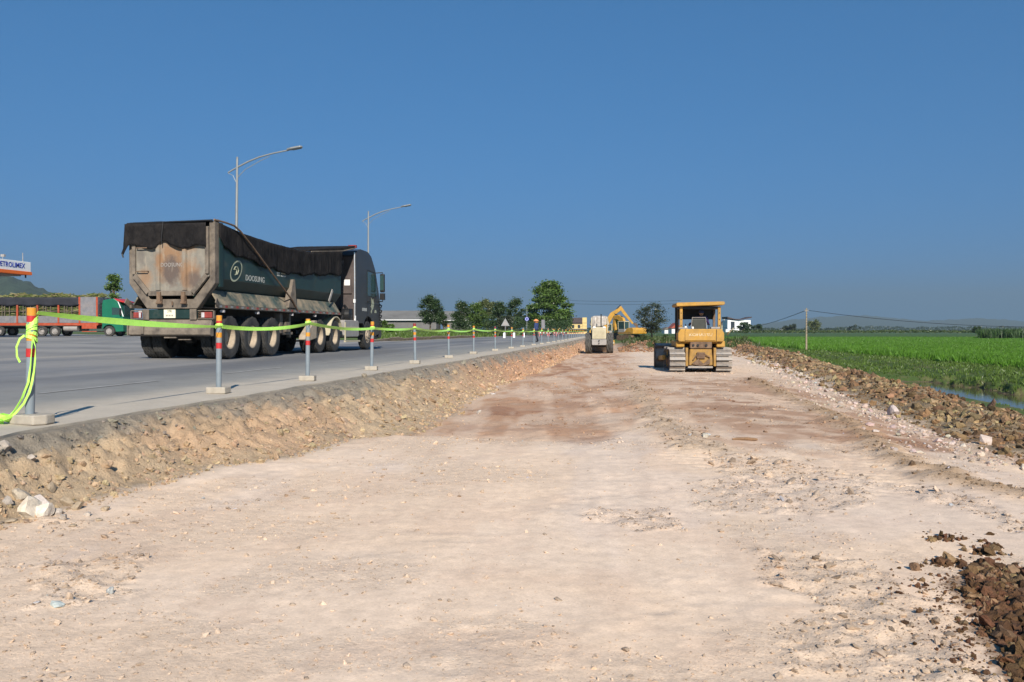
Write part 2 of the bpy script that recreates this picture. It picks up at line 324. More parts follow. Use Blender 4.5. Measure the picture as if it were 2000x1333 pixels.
def rutm(X, Y):
    w_ = .5 * (fbm(X * 2.5, Y * 2.5, 3, 441) - .5); return np.exp(-((polydist(X + w_, Y, RUT[0]) / .24) ** 2)), np.exp(-((polydist(X + w_, Y, RUT[1]) / .30) ** 2))
def patchm(X, Y):
    wx, wy = .5 * (fbm(X * 2.2, Y * 2.2, 4, 451) - .5), .5 * (fbm(X * 2.2 + 9, Y * 2.2, 4, 453) - .5); m_ = np.zeros(np.shape(X))
    for P_ in PATCH: m_ = np.maximum(m_, inpoly(X + wx, Y + wy, P_) * 1.)
    r0, r1 = rutm(X, Y); return np.maximum(m_, np.maximum(r0, r1))
def HT(X, Y):
    """terrain height"""
    X = np.asarray(X, float); Y = np.asarray(Y, float)
    n1 = fbm(X * .35, Y * .35, 3, 1) - .5; n2 = fbm(X * 2.2, Y * 2.2, 4, 2) - .5; n3 = ridge(X * 5, Y * 5, 3, 3) - .5
    g = ip(Y, [-50, 7, 10.5, 30], [.30, .28, .24, 0]) - .17 * sst(2.6, 5.6, X) * sst(32, 16, Y) * sst(5, 10, Y) + np.clip(-X - 2.5, 0, 2) * .04 * (Y < 14)
    step = sst(-.35, .35, Y - pale_line(X + .9 * n2) + 3.0 * n2 * sst(-.5, .5, X)) * sst(.9, -1.2, X + 1.8 * n1 + .8 * n2)
    g = g - .09 * step
    rough = .35 + .65 * sst(.42, .6, fbm(X * .6 + 5, Y * .6, 3, 21)) + .6 * step
    g = g + .05 * n1 + .030 * n2 * rough + .016 * n3 * rough + .012 * (fbm(X * 7 + .25 * Y, Y * .35, 4, 133) - .5)
    # tracked-machine prints: bands of short cross ridges
    for cx, sl_, wd, y0, y1, ph in ((1.5, .18, .28, 2, 13, 0.), (3.3, .20, .3, 2, 16, .4), (.55, .05, .3, 6.5, 30, .2), (2.6, .06, .34, 9, 33, .7), (4.45, .06, .34, 14, 33, .3)):
        u = X - (cx + sl_ * (Y - 3)); band = sst(wd + .08, wd - .06, np.abs(u)) * sst(y0, y0 + 1, Y) * sst(y1, y1 - 1, Y)
        k = (Y + sl_ * u * 2) / .19 + ph + .6 * (fbm(X * 1.5, Y * 1.5, 2, 14) - .5)
        am = sst(.4, .62, fbm(X * .9 + 2, Y * .9, 3, 15))
        g = g + band * am * (.034 * (np.abs((k % 1) - .5) * 2) ** 2 - .022)
    r0, r1 = rutm(X, Y); pm = patchm(X, Y); g = g + .055 * r0 * (.4 + 1.2 * (n2 + .5)) + .045 * r1 * (.4 + 1.2 * (n2 + .5)) + pm * (.05 * (fbm(X * 7, Y * 7, 4, 461) - .5) + .03 * n3)
    # heap at the end of the cut
    hp = sst(63, 72, Y + 1.5 * n2 + 2 * n1) * sst(.2, 2.5, X) * sst(118, 95, Y)
    g = g + hp * (.55 + .5 * n1 + .25 * n2)
    g = np.where(Y > 100, g + .25 * sst(100, 125, Y), g)
    # spoil windrow and what lies behind it
    xb = Xb(Y); d = X - xb; bh = berm_h(Y)
    lump = .32 * (fbm(X * 1.3, Y * 1.3, 4, 41) - .5) + .14 * (ridge(X * 2.6, Y * 2.6, 3, 43) - .5)
    prof = np.exp(-np.abs(d / (1.05 + .25 * n1)) ** 2.6)
    g = g + prof * (bh + lump * sst(76, 60, Y))
    fld = -.22 + .10 * n1 + .05 * n2
    out = sst(.6, 2.0, d + .5 * n1)
    g = g * (1 - out) + fld * out
    dit = sst(9.6, 10.8, X + .8 * n1) * sst(14.1, 12.9, X + 1.6 * n2) * sst(39, 34, Y + 3 * n1)
    g = g - .62 * dit
    g = g + .16 * sst(14, 15.2, X) * sst(18.6, 17.4, X) * sst(80, 70, Y)
    g = g - .22 * np.exp(-((X - 19.0 - .5 * n1) / .5) ** 2) * (Y < 90)
    # bank up to the road
    xe, xt = Xe(Y), Xt(Y); t = np.clip((X - xe) / np.maximum(xt - xe, .15), 0, 1)
    zb = road_z(xe) - .022
    sh = (1 - sst(0, 1, t) * .55 - t * .45)
    win = np.clip(t * 6, 0, 1) * np.clip((1 - t) * 2.2, 0, 1)
    bn = .13 * (fbm(X * 2.0, Y * 1.6, 5, 51) - .5) + .10 * (fbm(X * 21, Y * 21, 3, 59) - .5) + .07 * (ridge(X * 3.4 + 2 * fbm(X, Y, 2, 5), Y * 3.1, 4, 53) - .6) + .22 * (fbm(X * 9, Y * 9, 4, 57) - .5)
    bank = g + (zb - g) * sh + bn * win
    g = np.where(X < xt, bank, g)
    under = np.minimum(road_z(X), 9) - .11
    g = np.where(X < xe - .12, under, g)
    # far side: verge beyond the carriageway, forecourt
    vg = .90 + .35 * sst(-15.3, -21, X) + .16 * (fbm(X * .3, Y * .3, 3, 61) - .5)
    lt = lot_z(X) - .09
    isl = sst(1.5, -1.5, Y - lot_end(X))
    far = vg * (1 - isl) + lt * isl
    g = np.where(X < -15.3, far, g)
    return g
def mixc(a, b, t): return a * (1 - t[..., None]) + np.asarray(b) * t[..., None]
def CT_(X, Y, Z):
    """earth colours by zone"""
    n1 = fbm(X * .5, Y * .5, 4, 101); n2 = fbm(X * 2.6, Y * 2.0, 4, 103); n3 = fbm(X * 1.1 + 7, Y * .45, 4, 105)
    c = np.zeros(X.shape + (3,)) + (.73, .55, .395)
    c = mixc(c, (.74, .575, .43), sst(.5, .62, n1) * .6); c = mixc(c, (.66, .48, .345), sst(.55, .68, n2) * .4)
    c = mixc(c, (.66, .545, .455), sst(.56, .66, n3) * .3); c = c * (.93 + .14 * fbm(X * 8 + .25 * Y, Y * .3, 4, 131))[..., None]
    step = (.55 + .45 * sst(.4, .55, fbm(X * 3.2 + .3 * Y, Y * .28, 4, 141))) * sst(-.9, 1.1, Y - pale_line(X + .9 * (n2 - .5)) + 1.6 * (n2 - .5) + 3.0 * (n2 - .5) * sst(-.5, .5, X)) * sst(2.2, -.2, X + 1.6 * (n1 - .5))
    redc = mixc(np.zeros(X.shape + (3,)) + (.47, .275, .165), (.52, .345, .225), sst(.45, .6, n2)); redc = mixc(redc, (.30, .145, .08), sst(.54, .62, n1 * .5 + n3 * .5) * .7)
    redc = mixc(redc, (.62, .46, .335), sst(.56, .64, fbm(X * 1.6, Y * .5 + 3, 5, 111)) * .6)
    c = c * (1 - step[..., None]) + redc * step[..., None]
    mid = sst(9.2, 11.5, Y + 2.5 * (n2 - .5) + 1.5 * (n1 - .5)) * sst(.2, 1.2, X) * sst(5.4, 3.6, X - .06 * Y) * sst(34, 26, Y)
    c = mixc(c, (.46, .285, .18), mid * (.35 + .75 * sst(.4, .58, n3 * .6 + n2 * .4)) * .9)
    for cx, cy, rx, ry in ((3.6, 11.6, 1.1, 1.6), (2.5, 17, .8, 2.5), (-1.4, 12.3, .9, .8), (-1.0, 17, 1.2, 2.0)):
        dd = ((X - cx) / rx) ** 2 + ((Y - cy) / ry) ** 2
        c = mixc(c, (.33, .17, .10), np.exp(-dd * 1.2) * sst(.38, .6, n2) * .6)
    c = mixc(c, (.62, .51, .41), sst(.5, 1.6, X - 4.2 - .055 * (Y - 10)) * sst(11, 14, Y) * sst(34, 30, Y - 20) * .7)
    r0, r1 = rutm(X, Y); c = mixc(c, (.40, .27, .16), np.clip(r0 * (.55 + .6 * n2), 0, .9)); c = mixc(c, (.50, .37, .25), np.clip(r1 * .7, 0, 1))
    # bank
    xe, xt = Xe(Y), Xt(Y); t = (X - xe) / np.maximum(xt - xe, .15)
    b = mixc(np.zeros(X.shape + (3,)) + (.50, .37, .235), (.52, .35, .215), sst(.4, .65, n1)); b = mixc(b, (.39, .28, .175), sst(.52, .72, n2) * .8)
    b = mixc(b, (.50, .295, .18), sst(14, 30, Y) * .85)
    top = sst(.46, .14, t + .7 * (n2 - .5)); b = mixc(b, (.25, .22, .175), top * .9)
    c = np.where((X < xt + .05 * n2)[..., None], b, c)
    c = mixc(c, (.46, .36, .25), sst(.35, 0, X - xt) * (X >= xt) * .6)
    # spoil
    d = X - Xb(Y); sp = sst(1.35, .95, np.abs(d) + .7 * (n2 - .5)) * sst(78, 70, Y)
    s = mixc(np.zeros(X.shape + (3,)) + (.31, .22, .13), (.35, .265, .165), sst(.4, .6, n2)); s = mixc(s, (.31, .18, .10), sst(.5, .64, n1)); s = mixc(s, (.16, .125, .08), sst(.6, .72, fbm(X * 3, Y * 3, 3, 121)) * .8)
    c = c * (1 - sp[..., None]) + s * sp[..., None]
    hp = sst(64, 70, Y + 6 * (n2 - .5)) * sst(.0, 1.6, X)
    c = c * (1 - hp[..., None]) + mixc(np.zeros(X.shape + (3,)) + (.24, .14, .08), (.12, .12, .05), sst(.45, .6, n2) * sst(66, 74, Y)) * hp[..., None]
    # mud patch lower right
    md = inpoly(X + .25 * (n2 - .5), Y + .3 * (n1 - .5), MUDW); c[md] = c[md] * .35 + np.array((.17, .095, .05)) * .65
    # vegetation zones
    gr = sst(1.2, 2.0, d + 1.0 * (n2 - .5)); gcol = mixc(np.zeros(X.shape + (3,)) + (.075, .12, .025), (.16, .15, .06), sst(.5, .7, n2) * .7)
    gcol = np.where((X > 19.2)[..., None], np.array((.075, .17, .015)) * (.8 + .4 * n2)[..., None], gcol)
    gcol = np.where(((X > 19.2) & (Y > 235))[..., None], np.array((.055, .105, .02)) * (.6 + .8 * fbm(X * .02, Y * .02, 3, 9))[..., None], gcol)
    gcol = np.where((Z < -.46)[..., None], np.array((.13, .10, .06)), gcol)
    gr = np.maximum(gr, sst(100, 112, Y + 8 * (n2 - .5)) * (X > xe)); c = c * (1 - gr[..., None]) + gcol * gr[..., None]
    lf = X < -15.3; c[lf] = (np.array((.085, .12, .035)) * (.7 + .6 * n2)[..., None])[lf]
    vp = lf & (X > -16.6 - 1.2 * n2); c[vp] = (.36, .31, .25)
    return c
yr = np.concatenate([[-6000, -1500, -400, -120, -50, -25, -12, -6, -3, -1, 0, .8, 1.4], np.geomspace(1.9, 150, 640), np.geomspace(154, 9000, 60)])
us = np.linspace(0, 1, 400); dl = np.geomspace(.25, 6000, 46); dr = np.geomspace(.15, 7000, 62)
Lb = -6.2; rows = []
Rb = np.clip(2.4 + .72 * np.abs(yr), 4.4, 17)
XX = np.concatenate([np.repeat((Lb - dl[::-1])[None], len(yr), 0), Lb + us[None] * (Rb[:, None] - Lb), Rb[:, None] + dr[None]], 1)
YY = np.repeat(yr[:, None], XX.shape[1], 1)
ZZ = HT(XX, YY); CC = CT_(XX, YY, ZZ)
def rough_mask(X, Y):
    r_ = sst(.52, .66, fbm(X * .9, Y * .9, 4, 301)) * .7 + .06 + .45 * sst(9.5, 12, Y) + .2 * sst(1.2, 2.4, X); r_ = np.maximum(r_, patchm(X, Y))
    r_ = np.maximum(r_, (X < Xt(Y) + .15) * 1.); r_ = np.maximum(r_, sst(-1.6, -1.1, X - Xb(Y))); return np.clip(r_ * (1 + .8 * (X < Xt(Y) + .1) + .8 * (X > Xb(Y) - 1.2)), 0, 1.7)
RM = rough_mask(XX, YY); CC = CC * (1 - .04 * RM * (XX > Xt(YY)))[..., None]; CC = np.concatenate([CC, RM[..., None]], -1)
nr, nc = XX.shape; ii = np.arange(nr * nc).reshape(nr, nc)
FF = np.stack([ii[:-1, :-1], ii[:-1, 1:], ii[1:, 1:], ii[1:, :-1]], -1).reshape(-1, 4)
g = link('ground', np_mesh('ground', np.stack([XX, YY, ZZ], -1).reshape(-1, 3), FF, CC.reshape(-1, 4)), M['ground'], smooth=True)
setp(g, 'pale pink and tan graded earth of the roadworks with fields beyond', 'ground', kind='structure')

def HTs(x, y): return float(HT(np.array([x]), np.array([y]))[0])
# ------------------------------------------------------------------ road, forecourt, markings, water, hills
yr = np.concatenate([[-40, -10, 0], np.geomspace(2, 420, 520)])
def rgrid(xf, nx, zf, cf, name, mt, yrs, label, thick=.09):
    u = np.linspace(0, 1, nx); X = xf(yrs)[0][:, None] * (1 - u) + xf(yrs)[1][:, None] * u; Y = np.repeat(yrs[:, None], nx, 1)
    Z = zf(X, Y); C = cf(X, Y)
    # closing skirt down the broken edge
    X = np.concatenate([X[:, :1], X], 1); Y = np.concatenate([Y[:, :1], Y], 1); Z = np.concatenate([Z[:, :1] - thick, Z], 1); C = np.concatenate([C[:, :1] * .6, C], 1)
    i = np.arange(X.size).reshape(X.shape); f = np.stack([i[:-1, :-1], i[1:, :-1], i[1:, 1:], i[:-1, 1:]], -1).reshape(-1, 4)
    o = link(name, np_mesh(name, np.stack([X, Y, Z], -1).reshape(-1, 3), f, C.reshape(-1, 3)), mt, smooth=False)
    return setp(o, label, 'road', kind='structure')
def redge(Y): return Xe(Y) - .05 + .14 * (fbm(Y * 1.1, Y * 0, 3, 201) - .5)
def rcol(X, Y):
    n = fbm(X * .9, Y * .12, 4, 211); n2 = fbm(X * 2.5, Y * 1.2, 4, 213); c = np.zeros(X.shape + (3,)) + (.185, .186, .186)
    c = mixc(c, (.25, .24, .225), sst(.4, .7, n)); c = mixc(c, (.135, .137, .14), sst(.5, .7, fbm(X * .7 + 3, Y * .05, 3, 217)) * .8)
    e = X - redge(Y)                                     # dust on the shoulder, thinning towards the lane
    c = mixc(c, (.27, .26, .23), sst(-4.2, -1.6, e + 1.4 * (n - .5)) * .8); c = mixc(c, (.49, .425, .335), sst(-1.7, -.5, e + .5 * (n2 - .5)) * .95)
    c = mixc(c, (.33, .30, .26), sst(-14.0, -15.0, X + 1.2 * (n2 - .5)) * .8)
    return c
rgrid(lambda Y: (redge(Y), Y * 0 - 15.25), 70, lambda X, Y: road_z(X), rcol, 'road', M['road'], yr, 'grey dusty asphalt road beside the cut bank')
def lcol(X, Y):
    n = fbm(X * .15, Y * .3, 4, 221); return mixc(mixc(np.zeros(X.shape + (3,)) + (.215, .21, .20), (.29, .275, .25), sst(.4, .65, n)), (.13, .128, .126), sst(.55, .75, fbm(X * .06, Y * .5, 4, 223)) * .6)
us = np.linspace(0, 1, 60); xs = -15.25 - 70 * us; Xg = np.repeat(xs[None], 60, 0); Yg = -40 + (lot_end(Xg) + 40) * np.linspace(0, 1, 60)[:, None]
i = np.arange(3600).reshape(60, 60)
o = link('forecourt', np_mesh('forecourt', np.stack([Xg, Yg, lot_z(Xg)], -1).reshape(-1, 3), np.stack([i[:-1, :-1], i[1:, :-1], i[1:, 1:], i[:-1, 1:]], -1).reshape(-1, 4), lcol(Xg, Yg).reshape(-1, 3)), M['road'])
setp(o, 'broad light grey paved forecourt left of the road', 'pavement', kind='structure')
mk = mat('worn_line', (.36, .35, .33), .85, var=.2, scale=12, dust=(.25, .24, .22), dlo=.32, dhi=.58, damt=.95, dscale=5)
for k, y in enumerate([9.3, 14.1, 19.2, 24.6, 30.5, 37.5, 45.5, 55]):
    b = MB(); x = -6.95 + .25 * min(1, y / 60); z = float(road_z(x)) + .004; ln = 2.6
    for j in range(6): b.add([(x - .06, y + ln * j / 6, z), (x + .06, y + ln * j / 6, z), (x + .06, y + ln * (j + 1) / 6, z), (x - .06, y + ln * (j + 1) / 6, z)], [(0, 1, 2, 3)])
    setp(b.build('road_marking', mk), 'faded white dash painted along the dusty road shoulder', 'road marking', 'worn edge line dashes', 'structure')
b = MB(); ys = np.linspace(1, 44, 60); pts = []
b.add([(8.7, 0, -.5), (15.5, 0, -.5), (15.5, 42, -.5), (8.7, 42, -.5)], [(0, 1, 2, 3)])
setp(b.build('water', M['ditch']), 'still brown ditch water beside the spoil heap', 'water', kind='structure')
def hill(name, pts, Z, depth, mt, label, seed):
    """ridge seen in outline (photo columns, rows), with real depth behind it"""
    px = np.linspace(pts[0][0], pts[-1][0], 90); py = np.interp(px, [a for a, b in pts], [b for a, b in pts])
    py = py + (fbm(px * .09, px * 0, 4, seed) - .5) * (HY - py) * .12
    rows = []
    for t in np.linspace(-1, 1, 15):
        k = math.cos(t * math.pi / 2) ** .9 if abs(t) < 1 else 0
        x, y = WP(px, Z + depth * t); h = (HY - py) / F * Z * k * (.86 + .28 * fbm(px * .05, px * 0 + t * 3, 3, seed + 5) if abs(t) > .01 else 1) - (0 if k else 8)
        rows.append(np.stack([x, y, np.full_like(x, CZ) * (1 if k else 0) + h], -1))
    V = np.array(rows); i = np.arange(V.shape[0] * V.shape[1]).reshape(V.shape[:2])
    o = link(name, np_mesh(name, V.reshape(-1, 3), np.stack([i[:-1, :-1], i[:-1, 1:], i[1:, 1:], i[1:, :-1]], -1).reshape(-1, 4)), mt, smooth=True)
    return setp(o, label, 'hill', kind='structure')
M['hill'] = mat('wooded_hill', (.035, .055, .03), .95, var=.5, scale=.05, bump=3.)
hill('hill', [(-420, 600), (-250, 540), (-80, 516), (20, 540), (62, 556), (90, 571), (140, 578), (240, 612), (330, 640)], 1300, 350, M['hill'], 'dark wooded hill behind the filling station', 3)
hill('mountains', [(1330, 647), (1480, 634), (1600, 620), (1690, 616), (1800, 628), (1900, 622), (2050, 631), (2300, 643)], 7500, 1200, M['hill'], 'faint blue mountains on the right horizon', 9)
# ------------------------------------------------------------------ loose stones, clods
def ico(sub):
    bm = bmesh.new(); bmesh.ops.create_icosphere(bm, subdivisions=sub, radius=1); bm.verts.ensure_lookup_table()
    V = np.array([v.co[:] for v in bm.verts]); Fc = np.array([[v.index for v in f.verts] for f in bm.faces]); bm.free(); return V, Fc
def rock_shapes(sub, n, seed, ang=.5, flat=(.5, .9), rg=.07):
    """angular lumps: a sphere cut by random planes, then roughened"""
    r = np.random.default_rng(seed); V0, Fc = ico(sub); out = []
    for k in range(n):
        V = V0 * r.uniform(.75 - rg, 1.25 + rg, 3)
        for q in range(int(4 + ang * 9)):
            d = r.normal(size=3); d /= np.linalg.norm(d); c = r.uniform(.45, .85); s = V @ d; V = V - np.outer(np.maximum(s - c, 0), d)
        V = V * (1 + r.normal(size=(len(V), 1)) * rg); V[:, 2] *= r.uniform(*flat); out.append(V)
    return out, Fc
def rotz(a):
    c, s = np.cos(a), np.sin(a); z = np.zeros_like(a); o = np.ones_like(a)
    return np.stack([np.stack([c, -s, z], -1), np.stack([s, c, z], -1), np.stack([z, z, o], -1)], -2)
def scatter(name, shapes, Fc, P, S, C, mt, seed=0, label=None, tilt=.5):
    """many lumps joined in one mesh: centres P, sizes S, colours C"""
    r = np.random.default_rng(seed); k = len(P); nv = len(shapes[0]); sh = np.array(shapes)[r.integers(0, len(shapes), k)]
    Rm = rotz(r.uniform(0, 6.28, k)); ta = r.normal(size=k) * tilt; ct, st = np.cos(ta), np.sin(ta); z, o = np.zeros(k), np.ones(k)
    Rx = np.stack([np.stack([o, z, z], -1), np.stack([z, ct, -st], -1), np.stack([z, st, ct], -1)], -2)
    V = np.einsum('kij,knj->kni', Rm @ Rx, sh * np.asarray(S)[:, None, None]) + np.asarray(P)[:, None, :]
    f = (Fc[None] + (np.arange(k) * nv)[:, None, None]).reshape(-1, 3)
    ob = link(name, np_mesh(name, V.reshape(-1, 3), f, np.repeat(np.asarray(C), nv, 0)), mt)
    return setp(ob, label, None, None, 'stuff')
def scatter2(name, P, S, C, mt, seed, label, near):
    """finer lumps close by, coarse ones far off, joined in one mesh"""
    P, S, C = np.asarray(P), np.asarray(S), np.asarray(C); a = scatter(name, cl2, cl2F, P[near], S[near], C[near], mt, seed, label, .9)
    b_ = scatter(name, cl1, cl1F, P[~near], S[~near], C[~near], mt, seed + 50, label, .9)
    def grab(o):
        m_ = o.data; v = np.empty(len(m_.vertices) * 3, np.float32); m_.vertices.foreach_get('co', v); f = np.empty(len(m_.loops), np.int32); m_.loops.foreach_get('vertex_index', f); c = np.empty(len(m_.vertices) * 4, np.float32); m_.color_attributes['albedo'].data.foreach_get('color', c)
        return v.reshape(-1, 3), f.reshape(-1, 3), c.reshape(-1, 4)[:, :3]
    (v1, f1, c1), (v2, f2, c2) = grab(a), grab(b_); bpy.data.objects.remove(a); bpy.data.objects.remove(b_)
    return setp(link(name, np_mesh(name, np.concatenate([v1, v2]), np.concatenate([f1, f2 + len(v1)]), np.concatenate([c1, c2])), mt), label, None, None, 'stuff')
def jitter(c, n, a=.2, r=RNG): return np.asarray(c)[None] * r.uniform(1 - a, 1 + a, (n, 1)) * r.uniform(1 - a * .3, 1 + a * .3, (n, 3))
cl1, cl1F = rock_shapes(1, 16, 25, .4, (.5, .9), .16); cl2, cl2F = rock_shapes(2, 20, 26, .5, (.45, .85), .17); sm, smF = rock_shapes(1, 10, 5); bg, bgF = rock_shapes(2, 8, 6)
# pebbles over the graded earth, spread evenly as seen from the cut's near end
k = 130000; Zs = np.exp(RNG.uniform(math.log(2.7), math.log(48), k)); xs, ys = WP(RNG.uniform(-60, 2060, k), Zs)
den = fbm(xs * .9, ys * .9, 4, 301); ok = (xs > Xt(ys) - .1) & (xs < Xb(ys) - .9) & (RNG.uniform(0, 1, k) < np.clip(sst(.5, .66, den) * .5 + .09 + .95 * patchm(xs, ys), 0, 1)); xs, ys, Zs = xs[ok], ys[ok], Zs[ok]; k = len(xs)
S = np.clip(RNG.lognormal(-.65, .75, k), .25, 5) * (.0013 * Zs ** .85 + .0013); S = np.minimum(S, .06); zz = HT(xs, ys)
pm = patchm(xs, ys); S = S * (1 + .7 * pm * RNG.uniform(0, 1, k)); cc = CT_(xs, ys, zz) * (RNG.uniform(.5, .88, (k, 1)) - .22 * (pm * RNG.uniform(0, 1, k))[:, None]); gy_ = RNG.uniform(0, 1, k) < .012; cc[gy_] = jitter((.38, .37, .36), gy_.sum())
icV, icF = rock_shapes(1, 10, 15, .9, (.35, .8))
scatter('loose_stones', icV, icF, np.stack([xs, ys, zz + S * .15], -1), S, cc, M['stone'], 1, 'small loose stones strewn over the graded earth')
# crumbly clods on the cut bank
k = 6500; Zs = np.exp(RNG.uniform(math.log(4.6), math.log(80), k)); ys = Zs * 1.0; t = RNG.beta(1.6, 1.2, k); xs = Xe(ys) + t * (Xt(ys) - Xe(ys) + .22)
S = np.clip(RNG.lognormal(-.1, .6, k), .3, 4.0) * (.0022 * Zs ** .75 + .0034); S = np.minimum(S, .10); zz = HT(xs, ys)
top = (t < .3)[:, None]; cc = np.where(top, jitter((.23, .20, .16), k), np.where((RNG.uniform(0, 1, k) < .5)[:, None], jitter((.45, .325, .205), k), jitter((.38, .27, .17), k)))
cc = np.where((ys > 27)[:, None] & ~top, cc * np.array((1.05, .92, .88)), cc)
scatter2('bank_clods', np.stack([xs, ys, zz + S * .1], -1), S, cc, M['clod'], 2, 'crumbled clay and broken asphalt lumps on the cut bank', ys < 17)
# spoil windrow
k = 19000; Zs = np.exp(RNG.uniform(math.log(7), math.log(84), k)); ys = Zs * 1.03; wd = ip(ys, [7, 20, 50, 75], [.62, .6, 1.0, 1.3]); xs = Xb(ys) + np.clip(RNG.normal(0, 1, k), -2, 2) * wd - .05
S = np.clip(RNG.lognormal(-.4, .85, k), .25, 5) * ip(ys, [7, 14, 30, 80], [.018, .023, .036, .075]); S = np.minimum(S, .13); zz = HT(xs, ys)
q = fbm(xs * .35, ys * .35, 3, 331); u = RNG.uniform(0, 1, k)[:, None]
cc = np.where(u < .5, jitter((.39, .31, .185), k, .25), np.where(u < .78, jitter((.34, .23, .135), k, .25), jitter((.18, .13, .08), k, .25))); cc = np.where(((q > .52) & (u[:, 0] < .75))[:, None], jitter((.31, .205, .12), k, .25), cc)
cc = np.where(((ys > 44) & (xs > Xb(ys) + .3) & (u[:, 0] < .45))[:, None], jitter((.48, .47, .43), k), cc)
cc = cc * RNG.uniform(.42, .95, (k, 1)) * np.array((1.02, .93, .82)); scatter2('spoil_clods', np.stack([xs, ys, zz + S * .1], -1), S, cc, M['clod'], 3, 'olive and brown earth clods heaped along the edge of the works', ys < 26)
# pale broken stone along the inner foot of the windrow
k = 1100; Zs = np.exp(RNG.uniform(math.log(9), math.log(42), k)); ys = Zs * 1.03; xs = Xb(ys) - 1.25 - np.abs(RNG.normal(0, .55, k)); S = np.clip(RNG.lognormal(0, .6, k), .3, 4) * (.013 + .0006 * Zs); zz = HT(xs, ys)
scatter('broken_stone', sm, smF, np.stack([xs, ys, zz + S * .2], -1), S, jitter((.47, .38, .31), k, .25), M['stone'], 4, 'pale pinkish broken stone at the inner foot of the spoil heap')
# dark mud clods lower right
k = 9000; bx = RNG.uniform(MUDW[:, 0].min(), MUDW[:, 0].max() + .3, k * 4); by = RNG.uniform(MUDW[:, 1].min() - .3, MUDW[:, 1].max(), k * 4); ok = inpoly(bx + .2 * (fbm(bx * 4, by * 4, 3, 5) - .5), by, MUDW)
ex = [];
for (a, b_, rx, ry, m_) in ((1850, 1052, 45, 10, 70), (1850, 1100, 50, 9, 90), (1925, 1075, 40, 22, 60), (1795, 1107, 4, 2, 2), (1905, 1320, 12, 8, 8)):
    for _ in range(m_): ex.append(GP(a + random.gauss(0, .5) * rx, b_ + random.gauss(0, .5) * ry, .29))
for _ in range(1600):
    m0 = MUDW[random.randrange(3)] if random.random() < .2 else MUDW[0] + (MUDW[3] - MUDW[0]) * random.random(); ex.append((m0[0] + random.gauss(.05, .16), m0[1] + random.gauss(.05, .18)))
ex = np.array(ex); xs = np.concatenate([bx[ok][:k], ex[:, 0]]); ys = np.concatenate([by[ok][:k], ex[:, 1]]); k = len(xs); S = np.clip(RNG.lognormal(-.2, .7, k), .3, 4) * .0115; S[-1600:] *= .45; zz = HT(xs, ys)
cc = np.where((RNG.uniform(0, 1, k) < .8)[:, None], jitter((.12, .062, .03), k, .35), jitter((.22, .14, .075), k, .3))
scatter2('mud_clods', np.stack([xs, ys, zz + S * .3], -1), S, cc, M['clod'], 5, 'moist dark brown soil clods spilled on the pale earth', S > .012)
# heap at the end of the cut
k = 900; xs = RNG.uniform(.6, 9, k); ys = RNG.uniform(64, 76, k); S = RNG.uniform(.05, .16, k); zz = HT(xs, ys)
scatter('heap_clods', sm, smF, np.stack([xs, ys, zz + S * .2], -1), S, jitter((.27, .15, .085), k, .3), M['clod'], 6, 'reddish brown clods on the heap at the end of the cut')

def rock(px, py, size, col, label, z=.3, group=None, flat=1., shape=None, cat='rock', name='rock'):
    x, y = GP(px, py, z); V, Fc = bg[(shape if shape is not None else random.randrange(8))], bgF
    a = random.uniform(0, 6.28); V = V @ np.array([[math.cos(a), -math.sin(a), 0], [math.sin(a), math.cos(a), 0], [0, 0, 1]]).T * size * np.array([1, 1, flat])
    o = link(name, np_mesh(name, V, Fc, np.tile(np.array(col) * random.uniform(.9, 1.1), (len(V), 1))), M['stone'])
    o.location = (x, y, HTs(x, y) - V[:, 2].min() * .62); return setp(o, label, cat, group)
LIME = (.60, .52, .43)
rock(52, 1003, 0.094, (.60, .52, .41), 'largest pale boulder at the foot of the bank, left of its twin', .36, shape=1)
rock(86, 1001, 0.077, (.62, .55, .46), 'second largest pale boulder at the bank foot, right of its twin', .36, shape=3)
rock(80, 976, 0.066, (.50, .44, .40), 'greyish pink angular rock resting just above the two pale boulders', .40, shape=5)
rock(36, 972, 0.072, (.44, .37, .28), 'tan rock leaning on the bank above the largest pale boulder', .42, shape=2)
rock(1378, 866, .06, (.50, .46, .38), 'lone grey rock in the middle of the graded earth', .2, shape=4)
rock(1383, 859, .045, (.42, .44, .44), 'small bluish grey stone behind the lone grey rock', .2, shape=6)
rock(212, 1157, .028, (.42, .43, .41), 'small pale grey stone lying alone at lower left', .3, shape=7)
rock(1790, 1108, .036, (.20, .12, .07), 'single round dark clod left of the mud patch', .3, shape=0, cat='clod', name='clod')
rock(936, 801, .06, (.46, .41, .35), 'pale stone near the bank where the reddish earth starts', .16, shape=2)
rock(962, 735, .08, (.55, .50, .46), 'pale grey stone stuck in the reddish part of the bank', .5, shape=6)
rock(1072, 694, .22, (.34, .21, .13), 'brown clay block fallen from the bank near the roller', .35, shape=5, cat='clod', name='clay_block')
rock(1745, 793, .12, (.44, .37, .34), 'largest lilac grey rock at the foot of the spoil heap', .2, shape=1)
rock(1925, 848, .11, (.47, .38, .32), 'pink pale rock leaning into the dark end of the spoil heap', .25, shape=3)
rock(1855, 772, .10, (.22, .15, .12), 'dark purple brown clod topping the spoil heap beside the water', .5, shape=4, cat='clod', name='clod')
ordn = ['leftmost'] + [w_ + ' from the left' for w_ in ('second', 'third', 'fourth', 'fifth', 'sixth', 'seventh', 'eighth', 'ninth', 'tenth', 'eleventh', 'twelfth')] + ['rightmost']
